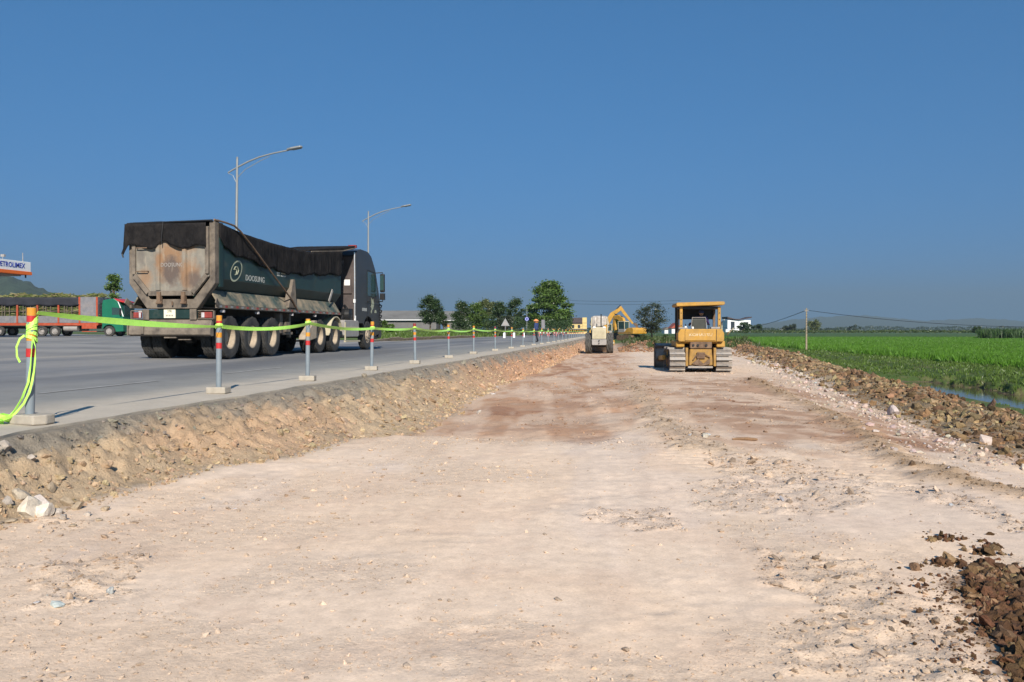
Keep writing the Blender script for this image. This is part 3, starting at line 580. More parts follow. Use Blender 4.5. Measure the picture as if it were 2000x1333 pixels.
for i_, (a, b_, s_) in enumerate(sorted(((20, 1000, .07), (110, 985, .07), (122, 995, .06), (128, 968, .07), (150, 975, .06), (12, 985, .09), (170, 985, .05), (190, 992, .05), (100, 962, .08), (60, 958, .07), (140, 1004, .045), (205, 975, .06), (8, 962, .08)))):
    rock(a, b_, s_ * .6, random.choice([(.43, .37, .31), (.38, .33, .28), (.37, .29, .2)]), 'small rubble stone at the bank foot, %s' % ordn[i_], .4, 'rubble stones at the foot of the bank')
# stick of wood on the earth
x, y = GP(1455, 868, .2); b = MB(); b.tube([(-.15, 0, .02), (-.10, .012, .022), (.03, .008, .026), (.11, -.006, .022), (.155, 0, .02)], [.008, .018, .020, .019, .012], 8)
o = b.build('wood_piece', M['wood'], smooth=True); o.location = (x, y, HTs(x, y) - .005); setp(o, 'short weathered piece of brown wood lying on the earth', 'wood')

# ------------------------------------------------------------------ posts and tape
def make_post(x, y, i, tilt, yaw):
    z = float(road_z(x)); n = ['first', 'second', 'third', 'fourth', 'fifth', 'sixth', 'seventh', 'eighth', 'ninth', 'tenth', 'eleventh', 'twelfth', 'thirteenth', 'fourteenth', 'fifteenth', 'sixteenth', 'seventeenth', 'eighteenth', 'nineteenth', 'twentieth'] + ['twenty-' + q_ for q_ in ('first', 'second', 'third', 'fourth', 'fifth', 'sixth', 'seventh', 'eighth', 'ninth')];
    lab = ['grey barrier post wrapped in lime tape, leftmost and nearest of the row', 'grey barrier post in front of the truck\'s rear wheels, second from the left'][i] if i < 2 else ('grey barrier post with orange and red bands, %s from the left' % n[i] if i < 16 else 'tiny far barrier post, %s from the left in the taped row' % n[min(i, 28)])
    r = empty('barrier_post', (x, y, z), yaw, lab, 'barrier post', 'barrier posts along the road edge')
    Mt = Euler((tilt[0], tilt[1], 0)).to_matrix().to_4x4()
    H = 1.0; rr = .035 if i else .037; b = MB(); ns = 16 if i < 8 else 8
    def seg(nm, a, c, mt, ex=.0015):
        q = MB(); q.lathe([(rr + ex, a), (rr + ex, c)], ns, 'z'); q.v = [tuple(Mt @ Vector(p)) for p in q.v]; return q.build(nm, mt, r, smooth=True)
    b.lathe([(0, .02), (rr, .02), (rr, H - .004), (rr * .8, H), (0, H)], ns, 'z'); b.v = [tuple(Mt @ Vector(p)) for p in b.v]; b.build('pipe', M['pvc'], r, smooth=True)
    tops = [('orange', 'red'), ('orange', 'red'), ('orange', 'silver'), ('orange', 'red'), ('darkred', 'orange'), ('orange', 'silver'), ('orange', 'silver'), ('darkred', 'silver')][i] if i < 8 else random.choice([('orange', 'red'), ('orange', 'silver'), ('silver', 'orange')])
    if i < 16:
        seg('band', .93, 1.0 - .002, M[tops[0]]); seg('band', .875, .928, M[tops[1]]); seg('band', .715, .78, M['orange']); seg('band', .65, .713, M['silver']); seg('band', .575, .648, M['red'])
    else:
        seg('band', .80, .99, M['orange']); seg('band', .58, .7, M['red'])
    bw, bd, bh = ((.125, .10, .085) if i else (.15, .10, .085)); q = MB(); rnd = random.Random(i)
    prof = [(-bw, -bd), (bw, -bd * rnd.uniform(.85, 1)), (bw * rnd.uniform(.9, 1), bd), (-bw * rnd.uniform(.85, 1), bd * rnd.uniform(.9, 1))]
    if i == 0: prof = [(-.12, -.10), (.16, -.10), (.20, .0), (.17, .11), (-.09, .12)]
    q.prism(prof, 0, bh, 'z'); q.build('base_block', M['concrete'], r, bevel=.012, seg=2)
    return r, Mt
PX = [(57, 830), (425, 770), (601, 745), (724, 724), (813, 711), (876, 700), (923, 692)]
PY = [6.55, 10.05, 12.85, 16.5, 20.05, 24.4, 29.0]; PXX = [-4.97, -5.0, -4.88, -4.9, -4.84, -4.86, -4.88]
while PY[-1] < 118: PY.append(PY[-1] + random.uniform(4.3, 5.2)); PXX.append(float(ip(PY[-1], [29, 60, 120], [-4.85, -4.3, -4.0])))
TOPZ = [.955, .855, .925, .862, .875, .845, .87, .85]
anchors = []
for i, (x, y) in enumerate(zip(PXX, PY)):
    tl = [(.0, .035), (.0, .012), (.0, .012), (.0, .02), (.01, -.015)][i] if i < 5 else (random.uniform(-.03, .03), random.uniform(-.03, .03))
    r, Mt = make_post(x, y, i, tl, random.uniform(-.2, .2) if i else -.25)
    th = TOPZ[i] if i < len(TOPZ) else random.uniform(.82, .88); p = Vector((x, y, float(road_z(x)))) + Mt @ Vector((0, 0, th)); anchors.append(p)
tape = empty('barrier_tape', anchors[0], 0, 'fluorescent lime green warning tape strung along the barrier posts', 'barrier tape')
def ribbon(path, width, twist, name='tape_span', th=.0012):
    """thin strip along a path; twist gives the turn of its flat side"""
    b = MB(); n = len(path); vs = []; org = anchors[0]
    for i, p in enumerate(path):
        p = Vector(p); d = (Vector(path[min(i + 1, n - 1)]) - Vector(path[max(i - 1, 0)])).normalized(); side = d.cross(Vector((0, 0, 1)))
        side = side.normalized() if side.length > 1e-4 else Vector((1, 0, 0)); up = side.cross(d).normalized(); a = twist(i / (n - 1)); wv = width(i / (n - 1)) if callable(width) else width
        e = (up * math.cos(a) + side * math.sin(a)) * wv / 2; nn = e.cross(d).normalized() * th
        for q in (p - e - nn, p + e - nn, p + e + nn, p - e + nn): vs.append(q - org)
    fs = []
    for i in range(n - 1):
        for k in range(4): fs.append((4 * i + k, 4 * i + (k + 1) % 4, 4 * i + 4 + (k + 1) % 4, 4 * i + 4 + k))
    b.add(vs, fs + [(3, 2, 1, 0), (4 * n - 4, 4 * n - 3, 4 * n - 2, 4 * n - 1)]); return b.build(name, M['tape'], tape, smooth=False)
off = Vector((.045, 0, 0))
for i in range(len(anchors) - 1):
    a, c = anchors[i] + off, anchors[i + 1] + off; sag = [.03, .055, .05, .03, .05][i] if i < 5 else random.uniform(.02, .07); n = 26
    path = [a.lerp(c, t) + Vector((0, 0, -4 * sag * t * (1 - t))) for t in np.linspace(0, 1, n)]; ph = random.uniform(0, 3); am = .5 if i else .35
    wf = [(lambda t: .03 + .035 * math.sin(math.pi * min(1, t * 1.15)) ** 1.0), (lambda t: .05)][min(i, 1)]
    ribbon(path, wf, lambda t, ph=ph, am=am: am * math.sin(t * 5 + ph) + .1)
    if i > 0 and i < 14:                                  # wrapped round the post
        p = anchors[i]; q = [p + Vector((.046 * math.cos(k * .6), .046 * math.sin(k * .6), .012 * math.sin(k * .9) + .001 * k)) for k in range(14)]
        ribbon(q, .05, lambda t: 0, 'tape_wrap')
p0 = anchors[0]; H0 = Vector((PXX[0], PY[0], float(road_z(PXX[0]))))
for k in range(6):
    z0 = .90 - .042 * k; q = [H0 + Vector((.035 * z0 + (.042 + .003 * (k % 2)) * math.cos(t * .55 + k), (.042 + .003 * (k % 3)) * math.sin(t * .55 + k), z0 + .025 * math.sin(t * .55 + k * 1.7) + .008 * k)) for t in range(13)]
    ribbon(q, .03, lambda t, k=k: .25 * math.sin(k + t * 6), 'tape_wrap')
ribbon([H0 + Vector(v) for v in ((.07, -.05, .74), (.10, -.055, .66), (.098, -.058, .55), (.088, -.06, .45), (.075, -.062, .38), (.05, -.065, .28), (.0, -.07, .18), (-.07, -.075, .10), (-.13, -.08, .05))], .018, lambda t: .6 * math.sin(t * 7), 'hanging_end')
ribbon([H0 + Vector(v) for v in ((.0, -.055, .76), (-.04, -.06, .73), (-.07, -.062, .66), (-.065, -.063, .58), (-.04, -.06, .53))], .022, lambda t: .3, 'hanging_end')
ribbon([H0 + Vector(v) for v in ((.07, -.05, .75), (.062, -.055, .62), (.055, -.058, .5), (.035, -.06, .36), (-.02, -.068, .22), (-.08, -.075, .12), (-.15, -.09, .04))], .018, lambda t: 1.2 * math.sin(t * 5 + 1), 'hanging_end')
rnd = random.Random(4)
for k in range(7):
    c0 = Vector((-.24 + rnd.uniform(-.05, .05), -.10 + rnd.uniform(-.03, .03), 0)); ph = rnd.uniform(0, 6)
    q = [H0 + c0 + Vector((.10 * math.cos(ph + t * .55) * (1 - t * .03), .055 * math.sin(ph + t * .8), .012 + .03 * abs(math.sin(t * .9 + k)) + .012 * k * .6)) for t in range(9)]
    ribbon(q, .045, lambda t, k=k: 1.0 + .9 * math.sin(t * 5 + k), 'tape_heap')

# ------------------------------------------------------------------ street lamps
def lamp(x, y, top, lab, lean):
    z = float(lot_z(x)); r = empty('street_lamp', (x, y, z), 0, lab, 'street lamp', 'street lamps on the far road side'); h = top - z
    b = MB(); b.tube([(0, 0, 0), (lean * .5, 0, h * .5), (lean, 0, h)], [.085, .07, .045], 12); b.tube([(lean, 0, h), (lean, 0, h + .05)], [.06, .03], 10); b.build('pole', M['galv'], r, smooth=True)
    b = MB(); b.box(-.18, .18, -.18, .18, 0, .03); b.box(-.1, .1, -.1, .1, .03, .25); b.build('base_plate', M['galv'], r, bevel=.01)
    pa = [(-.42, h - .62), (-.2, h - .5), (.08, h - .36), (.5, h - .16), (1.0, h + .02), (1.6, h + .16), (2.3, h + .28)]
    b = MB(); b.tube([(lean + a, 0, c) for a, c in pa], [.03, .034, .036, .036, .034, .032, .03], 10); b.build('arm', M['galv'], r, smooth=True)
    b = MB(); b.tube([(lean + .0, 0, h - .85), (lean + .35, 0, h - .5), (lean + 1.0, 0, h - .16), (lean + 1.45, 0, h + .04)], .014, 6); b.tube([(lean - .42, 0, h - .64), (lean - .2, 0, h - .74), (lean - .03, 0, h - 1.1)], .012, 6); b.build('brace', M['galv'], r)
    Mt = Matrix.Translation((lean + 2.55, 0, h + .335)) @ Euler((0, -.16, 0)).to_matrix().to_4x4()
    b = MB(); b.prism([(-.33, -.05), (-.12, -.14), (.3, -.13), (.36, -.05), (.36, .05), (.3, .13), (-.12, .14), (-.33, .05)], -.02, .055, 'z', Mt); o = b.build('lamp_head', M['galv'], r, bevel=.015)
    b = MB(); b.box(-.1, .28, -.1, .1, -.04, -.015, Mt); b.build('lamp_cover', M['lampglass'], o)
x, y = -16.1, 33.9; lamp(x, y, 9.05, 'taller looking street lamp rising behind the black covered truck bed', .12)
x, y = -16.1, 53.4; lamp(x, y, 9.55, 'street lamp rising behind the truck cab, farther of the two', .05)
# ------------------------------------------------------------------ vehicle helpers
def tyre_mesh(name, Rr, wd, rimr, lug=.022, n=44, cols=6, diag=0, every=1):
    """tyre round the x axis with a cut tread"""
    v = []; h = wd / 2; xs = np.linspace(-h * .86, h * .86, cols * 2 + 1)
    for k in range(n):
        t = 2 * math.pi * k / n; prof = [(rimr, -h * .72), (rimr + .03, -h * .93), ((Rr + rimr) / 2, -h), (Rr - .045, -h * .98)]
        for j, x in enumerate(xs):
            if diag: on = ((k + (int(abs(x) / h * diag)) + (n // 2 if False else 0)) // every) % 2 == 0 and abs(x) > h * .04
            else: on = (j % 2 == 0) and ((k + (j // 2) % 2) % 3 != 0)
            prof.append((Rr if on else Rr - lug, x))
        prof += [(Rr - .045, h * .98), ((Rr + rimr) / 2, h), (rimr + .03, h * .93), (rimr, h * .72)]
        v += [(x, r * math.cos(t), r * math.sin(t)) for r, x in prof]
    m_ = len(prof); b = MB(); b.v = v
    for k in range(n):
        k2 = (k + 1) % n
        for j in range(m_ - 1): b.f.append((k * m_ + j, k2 * m_ + j, k2 * m_ + j + 1, k * m_ + j + 1))
        b.f.append((k * m_ + m_ - 1, k2 * m_ + m_ - 1, k2 * m_, k * m_))
    return b.mesh(name)
def rim_mesh(name, rimr, wd, deep=True, nb=10):
    """face looks towards +x"""
    h = wd / 2; b = MB()
    if deep: pr = [(rimr + .004, h * .72), (rimr + .012, h * .84), (rimr - .015, h * .80), (rimr - .04, h * .3), (rimr - .07, -h * .35), (.16, -h * .5), (.15, -h * .1), (.11, h * .05), (.0, h * .08)]
    else: pr = [(rimr + .004, h * .72), (rimr + .012, h * .84), (rimr - .02, h * .75), (rimr - .06, h * .55), (.20, h * .8), (.17, h * 1.0), (.11, h * 1.02), (.09, h * 1.25), (0, h * 1.28)]
    b.lathe(pr, 28, 'x'); b.lathe([(rimr + .004, h * .72), (rimr - .02, -h * .72), (0, -h * .7)], 28, 'x')
    for k in range(nb):
        a = 2 * math.pi * k / nb; rb = .19; x0 = -h * .5 if deep else h * .78; b.cyl((x0, rb * math.cos(a), rb * math.sin(a)), (x0 + .05, rb * math.cos(a), rb * math.sin(a)), .016, 6)
    return b.mesh(name)
def put_wheel(root, tm, rm, x, y, z, side, tmat, rmat, name='wheel'):
    """wheel part (tyre) with its rim as sub-part; side +1 has the outer face to +x"""
    o = link(name, tm, tmat, root, smooth=False); o.location = (x, y, z); o.rotation_euler = (random.uniform(0, 3), 0, 0 if side > 0 else math.pi)
    if rm is not None: link('rim', rm, rmat, o)
    return o
SIDE_R = Matrix(((0, 0, 1, 0), (1, 0, 0, 0), (0, 1, 0, 0), (0, 0, 0, 1)))       # reads along +y, faces +x
REAR = Matrix(((1, 0, 0, 0), (0, 0, -1, 0), (0, 1, 0, 0), (0, 0, 0, 1)))         # reads along +x, faces -y
def text(name, s, size, mt, parent, loc, B, sx=1., shear=0., ext=.002, space=1.):
    c = bpy.data.curves.new(name, 'FONT'); c.body = s; c.size = size; c.align_x = 'CENTER'; c.align_y = 'CENTER'; c.extrude = ext; c.shear = shear; c.space_character = space; c.offset = size * .012; c.resolution_u = 3
    t = bpy.data.objects.new(name + '_tmp', c); COL.objects.link(t); bpy.context.view_layer.update()
    me = bpy.data.meshes.new_from_object(t.evaluated_get(bpy.context.evaluated_depsgraph_get())); bpy.data.objects.remove(t); bpy.data.curves.remove(c)
    me.transform(Matrix.Translation(loc) @ B @ Matrix.Diagonal((sx, 1, 1, 1))); me.materials.clear(); me.name = name
    return link(name, me, mt, parent)
# ------------------------------------------------------------------ dump truck
T = empty('dump_truck', (-10.6, 18.98, .92), R(-1.0), 'dark green articulated dump truck with black net cover on the road', 'dump truck')
T.scale = (.90, .963, 1.01); TR = .535
tt = tyre_mesh('truck_tyre', TR, .29, .285); trd = rim_mesh('truck_rim', .285, .29); trc = rim_mesh('front_rim', .285, .29, False)
for y in (.86, 2.15, 3.45, 7.25, 8.68):
    for s in (1, -1):
        tm_ = M['rubber'] if y < 5 else M['rubber_clean']
        put_wheel(T, tt, trd, s * 1.05, y, TR, s, tm_, M['rim']); put_wheel(T, tt, None, s * .72, y, TR, s, tm_, M['rim'])
    b = MB(); b.cyl((-.6, y, TR), (.6, y, TR), .075, 10); b.lathe([(0, -.16), (.16, -.1), (.16, .1), (0, .16)], 12, 'x', (0, y, TR)); b.build('axle', M['chassis'], T)
for s in (1, -1): put_wheel(T, tt, trc, s * 1.03, 12.45, TR, s, M['rubber_clean'], M['rim'])
b = MB(); b.cyl((-.9, 12.45, TR), (.9, 12.45, TR), .07, 10); b.build('axle', M['chassis'], T)
# frames
b = MB()
for s in (-1, 1): b.box(s * .48 - .06, s * .48 + .06, .15, 9.3, .98, 1.26)
for y in (.3, 1.5, 2.8, 4.6, 6.6, 9): b.box(-.42, .42, y - .05, y + .05, 1.02, 1.22)
b.build('trailer_frame', M['chassis'], T)
b = MB()
for s in (-1, 1): b.box(s * .40 - .05, s * .40 + .05, 6.5, 13.9, .72, .97)
for y in (6.6, 8, 9.6, 11, 13): b.box(-.35, .35, y - .05, y + .05, .76, .93)
b.box(-.5, .5, 7.4, 8.6, .97, 1.0); b.build('tractor_frame', M['chassis'], T)
for y in (1.5, 2.8):
    for s in (-1, 1):
        b = MB(); b.prism([(y - .2, .98), (y + .2, .98), (y + .08, .62), (y - .08, .62)], s * .5 - .05, s * .5 + .05); b.tube([(s * .52, y - .6, .78), (s * .52, y, .72), (s * .52, y + .6, .78)], .05, 6); b.build('spring_hanger', M['rust'], T)
# tipper body: channel section, open on top
po = [(-1.2, 3.05), (-1.2, 1.95), (-.68, 1.32), (.68, 1.32), (1.2, 1.95), (1.2, 3.05)]; pi_ = [(-1.15, 3.05), (-1.15, 1.97), (-.66, 1.37), (.66, 1.37), (1.15, 1.97), (1.15, 3.05)]
b = MB(); b.prism(po + pi_[::-1], .08, 9.25, 'y'); b.prism([(-1.15, 3.05), (-1.15, 1.97), (-.66, 1.38), (.66, 1.38), (1.15, 1.97), (1.15, 3.05)], 9.2, 9.26, 'y'); body = b.build('tipper_body', M['green'], T, bevel=.01)
b = MB()
for s in (-1, 1): b.box(s * 1.19 - .045, s * 1.19 + .045, .1, 9.3, 3.0, 3.12)
b.build('top_rail', M['green'], T, bevel=.01)
# rear end frame and tailgate
fo = [(-1.24, 3.3), (-1.24, 1.83), (-.72, 1.22), (.72, 1.22), (1.24, 1.83), (1.24, 3.3)]; fi = [(-1.08, 3.3), (-1.08, 1.95), (-.62, 1.45), (.62, 1.45), (1.08, 1.95), (1.08, 3.3)]
b = MB(); b.prism(fo + fi[::-1], -.06, .16, 'y'); b.build('rear_frame', M['frame_tan'], T, bevel=.015)
for s in (-1, 1): b = MB(); b.box(s * 1.21 - .045, s * 1.21 + .045, .165, .36, 1.75, 3.3); b.build('corner_post', M['green'], T, bevel=.01)
gt = [(-1.09, 3.18), (-1.09, 2.0), (-.65, 1.53), (.65, 1.53), (1.09, 2.0), (1.09, 3.18)]
b = MB(); b.prism(gt, -.09, -.045, 'y'); tg = b.build('tailgate', M['tailgate'], T, bevel=.008)
for x in (-.36, .40):
    b = MB(); b.prism([(x - .075, -.091), (x - .045, -.15), (x + .045, -.15), (x + .075, -.091)], 1.66, 2.98, 'z'); b.build('rib', M['tailgate'], tg, bevel=.008)
b = MB(); b.box(-.62, .62, -.15, -.091, 1.53, 1.65)
for s in (-1, 1): b.bar((s * .64, -.12, 1.60), (s * 1.04, -.12, 2.02), .06, .12)
b.build('bottom_rim', M['frame_tan'], tg, bevel=.006)
for s in (-1, 1): b = MB(); b.box(s * 1.05 - .05, s * 1.05 + .05, -.145, -.091, 2.05, 3.17); b.build('side_rim', M['frame_tan'], tg, bevel=.006)
for z in (2.68, 2.12):
    b = MB(); b.tube([(-.95, -.1, z), (-.95, -.17, z), (-.64, -.17, z), (-.64, -.1, z)], .014, 6); b.build('rung', M['rust'], tg)
for x in (-.30, .40):
    b = MB(); b.box(x - .05, x + .05, -.2, -.09, 1.34, 1.62); b.cyl((x - .08, -.16, 1.36), (x + .08, -.16, 1.36), .035, 8); b.build('latch', M['rust'], tg)
b = MB(); b.cyl((.05, -.12, 1.30), (.05, -.12, 1.40), .02, 6); b.build('latch', M['rust'], tg)
text('lettering', 'DOOSUNG', .13, M['fadeprint'], tg, (.03, -.092, 2.27), REAR, ext=.001)
b = MB(); b.tube([(-1.26, -.1, 3.27), (1.2, -.1, 3.32)], .022, 8); b.build('net_rod', M['black'], T)
# net over the load: top, right and left falls, rear fall
def sheet(fn, nu, nv, name, mt, parent, th=.006):
    V = np.array([[fn(u, v) for v in np.linspace(0, 1, nv)] for u in np.linspace(0, 1, nu)]); i = np.arange(nu * nv).reshape(nu, nv)
    me = np_mesh(name, V.reshape(-1, 3), np.stack([i[:-1, :-1], i[1:, :-1], i[1:, 1:], i[:-1, 1:]], -1).reshape(-1, 4)); o = link(name, me, mt, parent, smooth=True)
    so_ = o.modifiers.new('thickness', 'SOLIDIFY'); so_.thickness = th; return o
def topz(y): return float(np.interp(y, [-.1, .3, 1.5, 3, 5, 6.2, 9.3], [3.33, 3.27, 3.17, 3.12, 3.10, 3.13, 3.42]))
def lowz(y): return float(np.interp(y, [.1, .35, 1.0, 2.0, 3.2, 4.6, 6.5, 9.2], [2.95, 2.72, 2.62, 2.50, 2.40, 2.34, 2.44, 2.62])) + .035 * math.sin(y * 4.1) + .02 * math.sin(y * 9.7)
def nz(a, b_, s=0): return float(fbm(np.array([a]), np.array([b_]), 3, 400 + s)[0]) - .5
sheet(lambda u, v: ((v - .5) * 2.5, .0 + 9.3 * u, topz(9.3 * u) - .10 * (1 - (2 * v - 1) ** 2) * math.sin(math.pi * u) + .03 * nz(u * 14, v * 6)), 60, 12, 'net_cover', M['net'], T)
for s in (1, -1): sheet(lambda u, v, s=s: (s * (1.255 + .02 * math.sin(u * 60) * v + .03 * nz(u * 20, v * 3, 2) * v), .12 + 9.15 * u, topz(.12 + 9.15 * u) * (1 - v) + lowz(.12 + 9.15 * u) * v), 90, 12, 'net_side', M['net'], T)
def rlow(u): return 2.70 + .05 * math.sin(u * 15) + (.10 if .38 < u < .55 else 0) * math.sin((u - .38) / .17 * math.pi) - .22 * max(0, .07 - u) / .07 - .05 * max(0, u - .86) / .14
sheet(lambda u, v: (-1.28 + 2.33 * u - .06 * v * max(0, 1 - u * 6), -.17 - .03 * math.sin(u * 22) * v, 3.26 * (1 - v) + rlow(u) * v), 60, 10, 'net_rear', M['net'], T)
b = MB(); b.tube([(-.16, -.19, 3.3), (-.18, -.21, 3.0), (-.2, -.2, 2.75)], .012, 6); b.build('net_cord', M['black'], T); b = MB(); b.tube([(-1.3, -.15, 2.72), (-1.38, -.15, 2.55), (-1.34, -.15, 2.46)], .02, 6); b.build('net_cord', M['black'], T)
# tarp arm over the side, pivoted near mid length
b = MB(); b.tube([(1.22, -.05, 3.34), (1.27, .45, 3.33), (1.31, .85, 3.30), (1.33, 1.15, 3.2), (1.34, 1.8, 2.9), (1.34, 3.2, 2.22), (1.34, 4.55, 1.58), (1.32, 5.0, 1.3)], .025, 8); b.build('net_arm', M['rust'], T, smooth=True)
# headboard wing over the front end
b = MB(); b.prism([(6.2, 3.16), (9.3, 3.46), (10.75, 3.70), (10.8, 3.78), (9.3, 3.56), (6.2, 3.2)], -1.24, 1.24); b.build('headboard_wing', M['net'], T)
b = MB(); b.tube([(1.25, 6.3, 3.16), (1.25, 9.3, 3.45), (1.25, 10.7, 3.68)], .02, 6); b.build('wing_rail', M['frame_tan'], T)
b = MB(); b.box(.95, 1.27, 10.72, 10.86, 3.70, 3.80); b.build('wing_end', M['darkred'], T)
# skirts, reflector strip
for s in (1, -1):
    b = MB(); b.prism([(s * .98, 1.66), (s * 1.22, 1.32), (s * 1.26, 1.32), (s * 1.02, 1.68)], .12, 9.0, 'y'); sk = b.build('side_skirt', M['skirt'], T, bevel=.006)
    b = MB(); b.box(s * 1.24 - .03, s * 1.24 + .03, .0, 9.05, 1.24, 1.318); st_ = b.build('reflector_strip', M['frame_tan'], T)
    b = MB(); c = MB()
    for k in range(30):
        y = .12 + k * .3; (b if k % 2 else c).box(s * 1.27 - .003, s * 1.27 + .003, y, y + .13, 1.255, 1.305)
    setp(b.build('reflector', M['refl_red'], st_), kind='stuff'); setp(c.build('reflector', M['silver'], st_), kind='stuff')
    b = MB(); b.prism([(4.35, 1.36), (5.0, 1.36), (4.92, 1.75), (4.86, 2.2), (4.72, 2.2)], s * 1.12, s * 1.3 if s > 0 else -1.3); b.build('side_bracket', M['frame_tan'], T, bevel=.01)
    b = MB(); b.bar((s * 1.25, 7.9, 1.66), (s * 1.25, 8.25, 2.05), .03, .1); b.build('side_brace', M['greysteel'], T)
    b = MB()
    for y in (.4, 2.4, 4.8, 6.7): b.box(s * 1.2 - .05, s * 1.2 + .05, y - .04, y + .04, 1.14, 1.20)
    b.build('marker_lamp', M['clearlens'], T)
    b = MB(); b.bar((s * 1.26, .1, 1.28), (s * 1.3, -.12, 1.42), .03, .14); b.build('reflector_end', M['frame_tan'], T)
# emblem and lettering on the side
def ring(name, a, b2, w_, loc, mt, parent, n=40):
    q = MB(); vs = []; fs = []
    for k in range(n):
        t = 2 * math.pi * k / n
        for e in (0, 1): r0 = a - e * w_; r1 = b2 - e * w_; vs.append((loc[0], loc[1] + r0 * math.cos(t) + .55 * r1 * math.sin(t), loc[2] + r1 * math.sin(t)))
    for k in range(n): k2 = (k + 1) % n; fs.append((2 * k, 2 * k + 1, 2 * k2 + 1, 2 * k2))
    q.add(vs, fs); return q.build(name, mt, parent)
ring('emblem', .31, .28, .045, (1.204, 1.15, 2.20), M['cream'], T)
q = MB(); q.tube([(1.204, 1.02, 2.22), (1.204, 1.10, 2.30), (1.204, 1.22, 2.30), (1.204, 1.28, 2.22), (1.204, 1.2, 2.12), (1.204, 1.08, 2.10)], .014, 6); q.tube([(1.204, 1.14, 2.12), (1.204, 1.18, 2.22), (1.204, 1.12, 2.24)], .012, 6); q.build('emblem', M['cream'], T)
text('lettering', 'DOOSUNG', .21, M['printwhite'], T, (1.203, 2.28, 2.06), SIDE_R, sx=1.12, shear=.1, ext=.0015)
q = MB()
for (y0, y1, z0, z1) in ((3.72, 3.94, 2.31, 2.35), (3.74, 3.92, 2.24, 2.28), (4.02, 4.34, 2.31, 2.35), (4.0, 4.36, 2.24, 2.28)): q.box(1.201, 1.204, y0, y1, z0, z1)
q.build('stencil_mark', M['printwhite'], T)
# rear underrun, lights, plate
b = MB(); b.prism([(-.02, .56), (-.10, .60), (-.10, .70), (-.02, .96), (.08, .96), (.08, .56)], -1.24, 1.12); b.build('rear_bumper', M['frame_tan'], T, bevel=.01)
b = MB(); b.box(-1.27, -1.243, -.12, .1, .58, .94); b.box(-.86, -.78, -.13, -.105, .62, .9); b.build('bumper_end', M['frame_tan'], T)
b = MB(); b.box(-.82, .70, -.05, .06, .98, 1.2); b.build('plate_beam', M['green'], T, bevel=.01)
b = MB(); b.box(-.84, -.66, -.07, -.052, .96, 1.21); b.build('beam_cap', M['frame_tan'], T); b = MB(); b.box(.52, .71, -.07, -.052, .96, 1.21); b.build('beam_cap', M['frame_tan'], T)
b = MB(); b.box(-.22, .11, -.075, -.053, 1.0, 1.2); pl = b.build('number_plate', M['plate'], T)
text('plate_lettering', '37R', .085, M['ink'], pl, (-.055, -.077, 1.155), REAR, ext=.001)
q = MB()                                              # the lower row is worn to an unreadable smudge
for k in range(5): q.box(-.165 + k * .046, -.135 + k * .046, -.0768, -.0755, 1.035, 1.08)
setp(q.build('plate_smudge', M['fadeprint'], pl), kind='stuff')
for s in (-1, 1):
    x0, x1 = (-1.2, -.86) if s < 0 else (.74, 1.2)
    b = MB(); b.box(x0, x1, -.06, .02, 1.165, 1.185); b.box(x0, x1, -.06, .02, .97, .985); b.box(x1 - .02 if s > 0 else x0, x1 if s > 0 else x0 + .02, -.06, .02, .97, 1.185); b.build('lamp_guard', M['frame_tan'], T)
    a0, a1 = (-1.13, -.90) if s < 0 else (.84, 1.14)
    b = MB(); b.box(a0, a1, -.05, .0, 1.0, 1.14); lt_ = b.build('tail_light', M['redlens'], T, bevel=.01); b = MB(); e = (a1 - .06, a1 - .005) if s < 0 else (a0 + .005, a0 + .09); b.box(e[0], e[1], -.054, -.051, 1.01, 1.13); b.build('lens', M['clearlens'], lt_)
    for k in range(4): b = MB(); b.tube([(s * .74, -.03, 1.0 + .04 * k), (s * .8, -.05, 1.02 + .04 * k), (s * .85, -.03, 1.0 + .04 * k)], .01, 5); b.build('cable', M['rust'], T)
b = MB(); b.bar((-.25, .0, .53), (.1, .0, .53), .05, .03); b.bar((.15, .02, .48), (.5, .02, .48), .05, .02); b.build('tow_bar', M['frame_tan'], T)
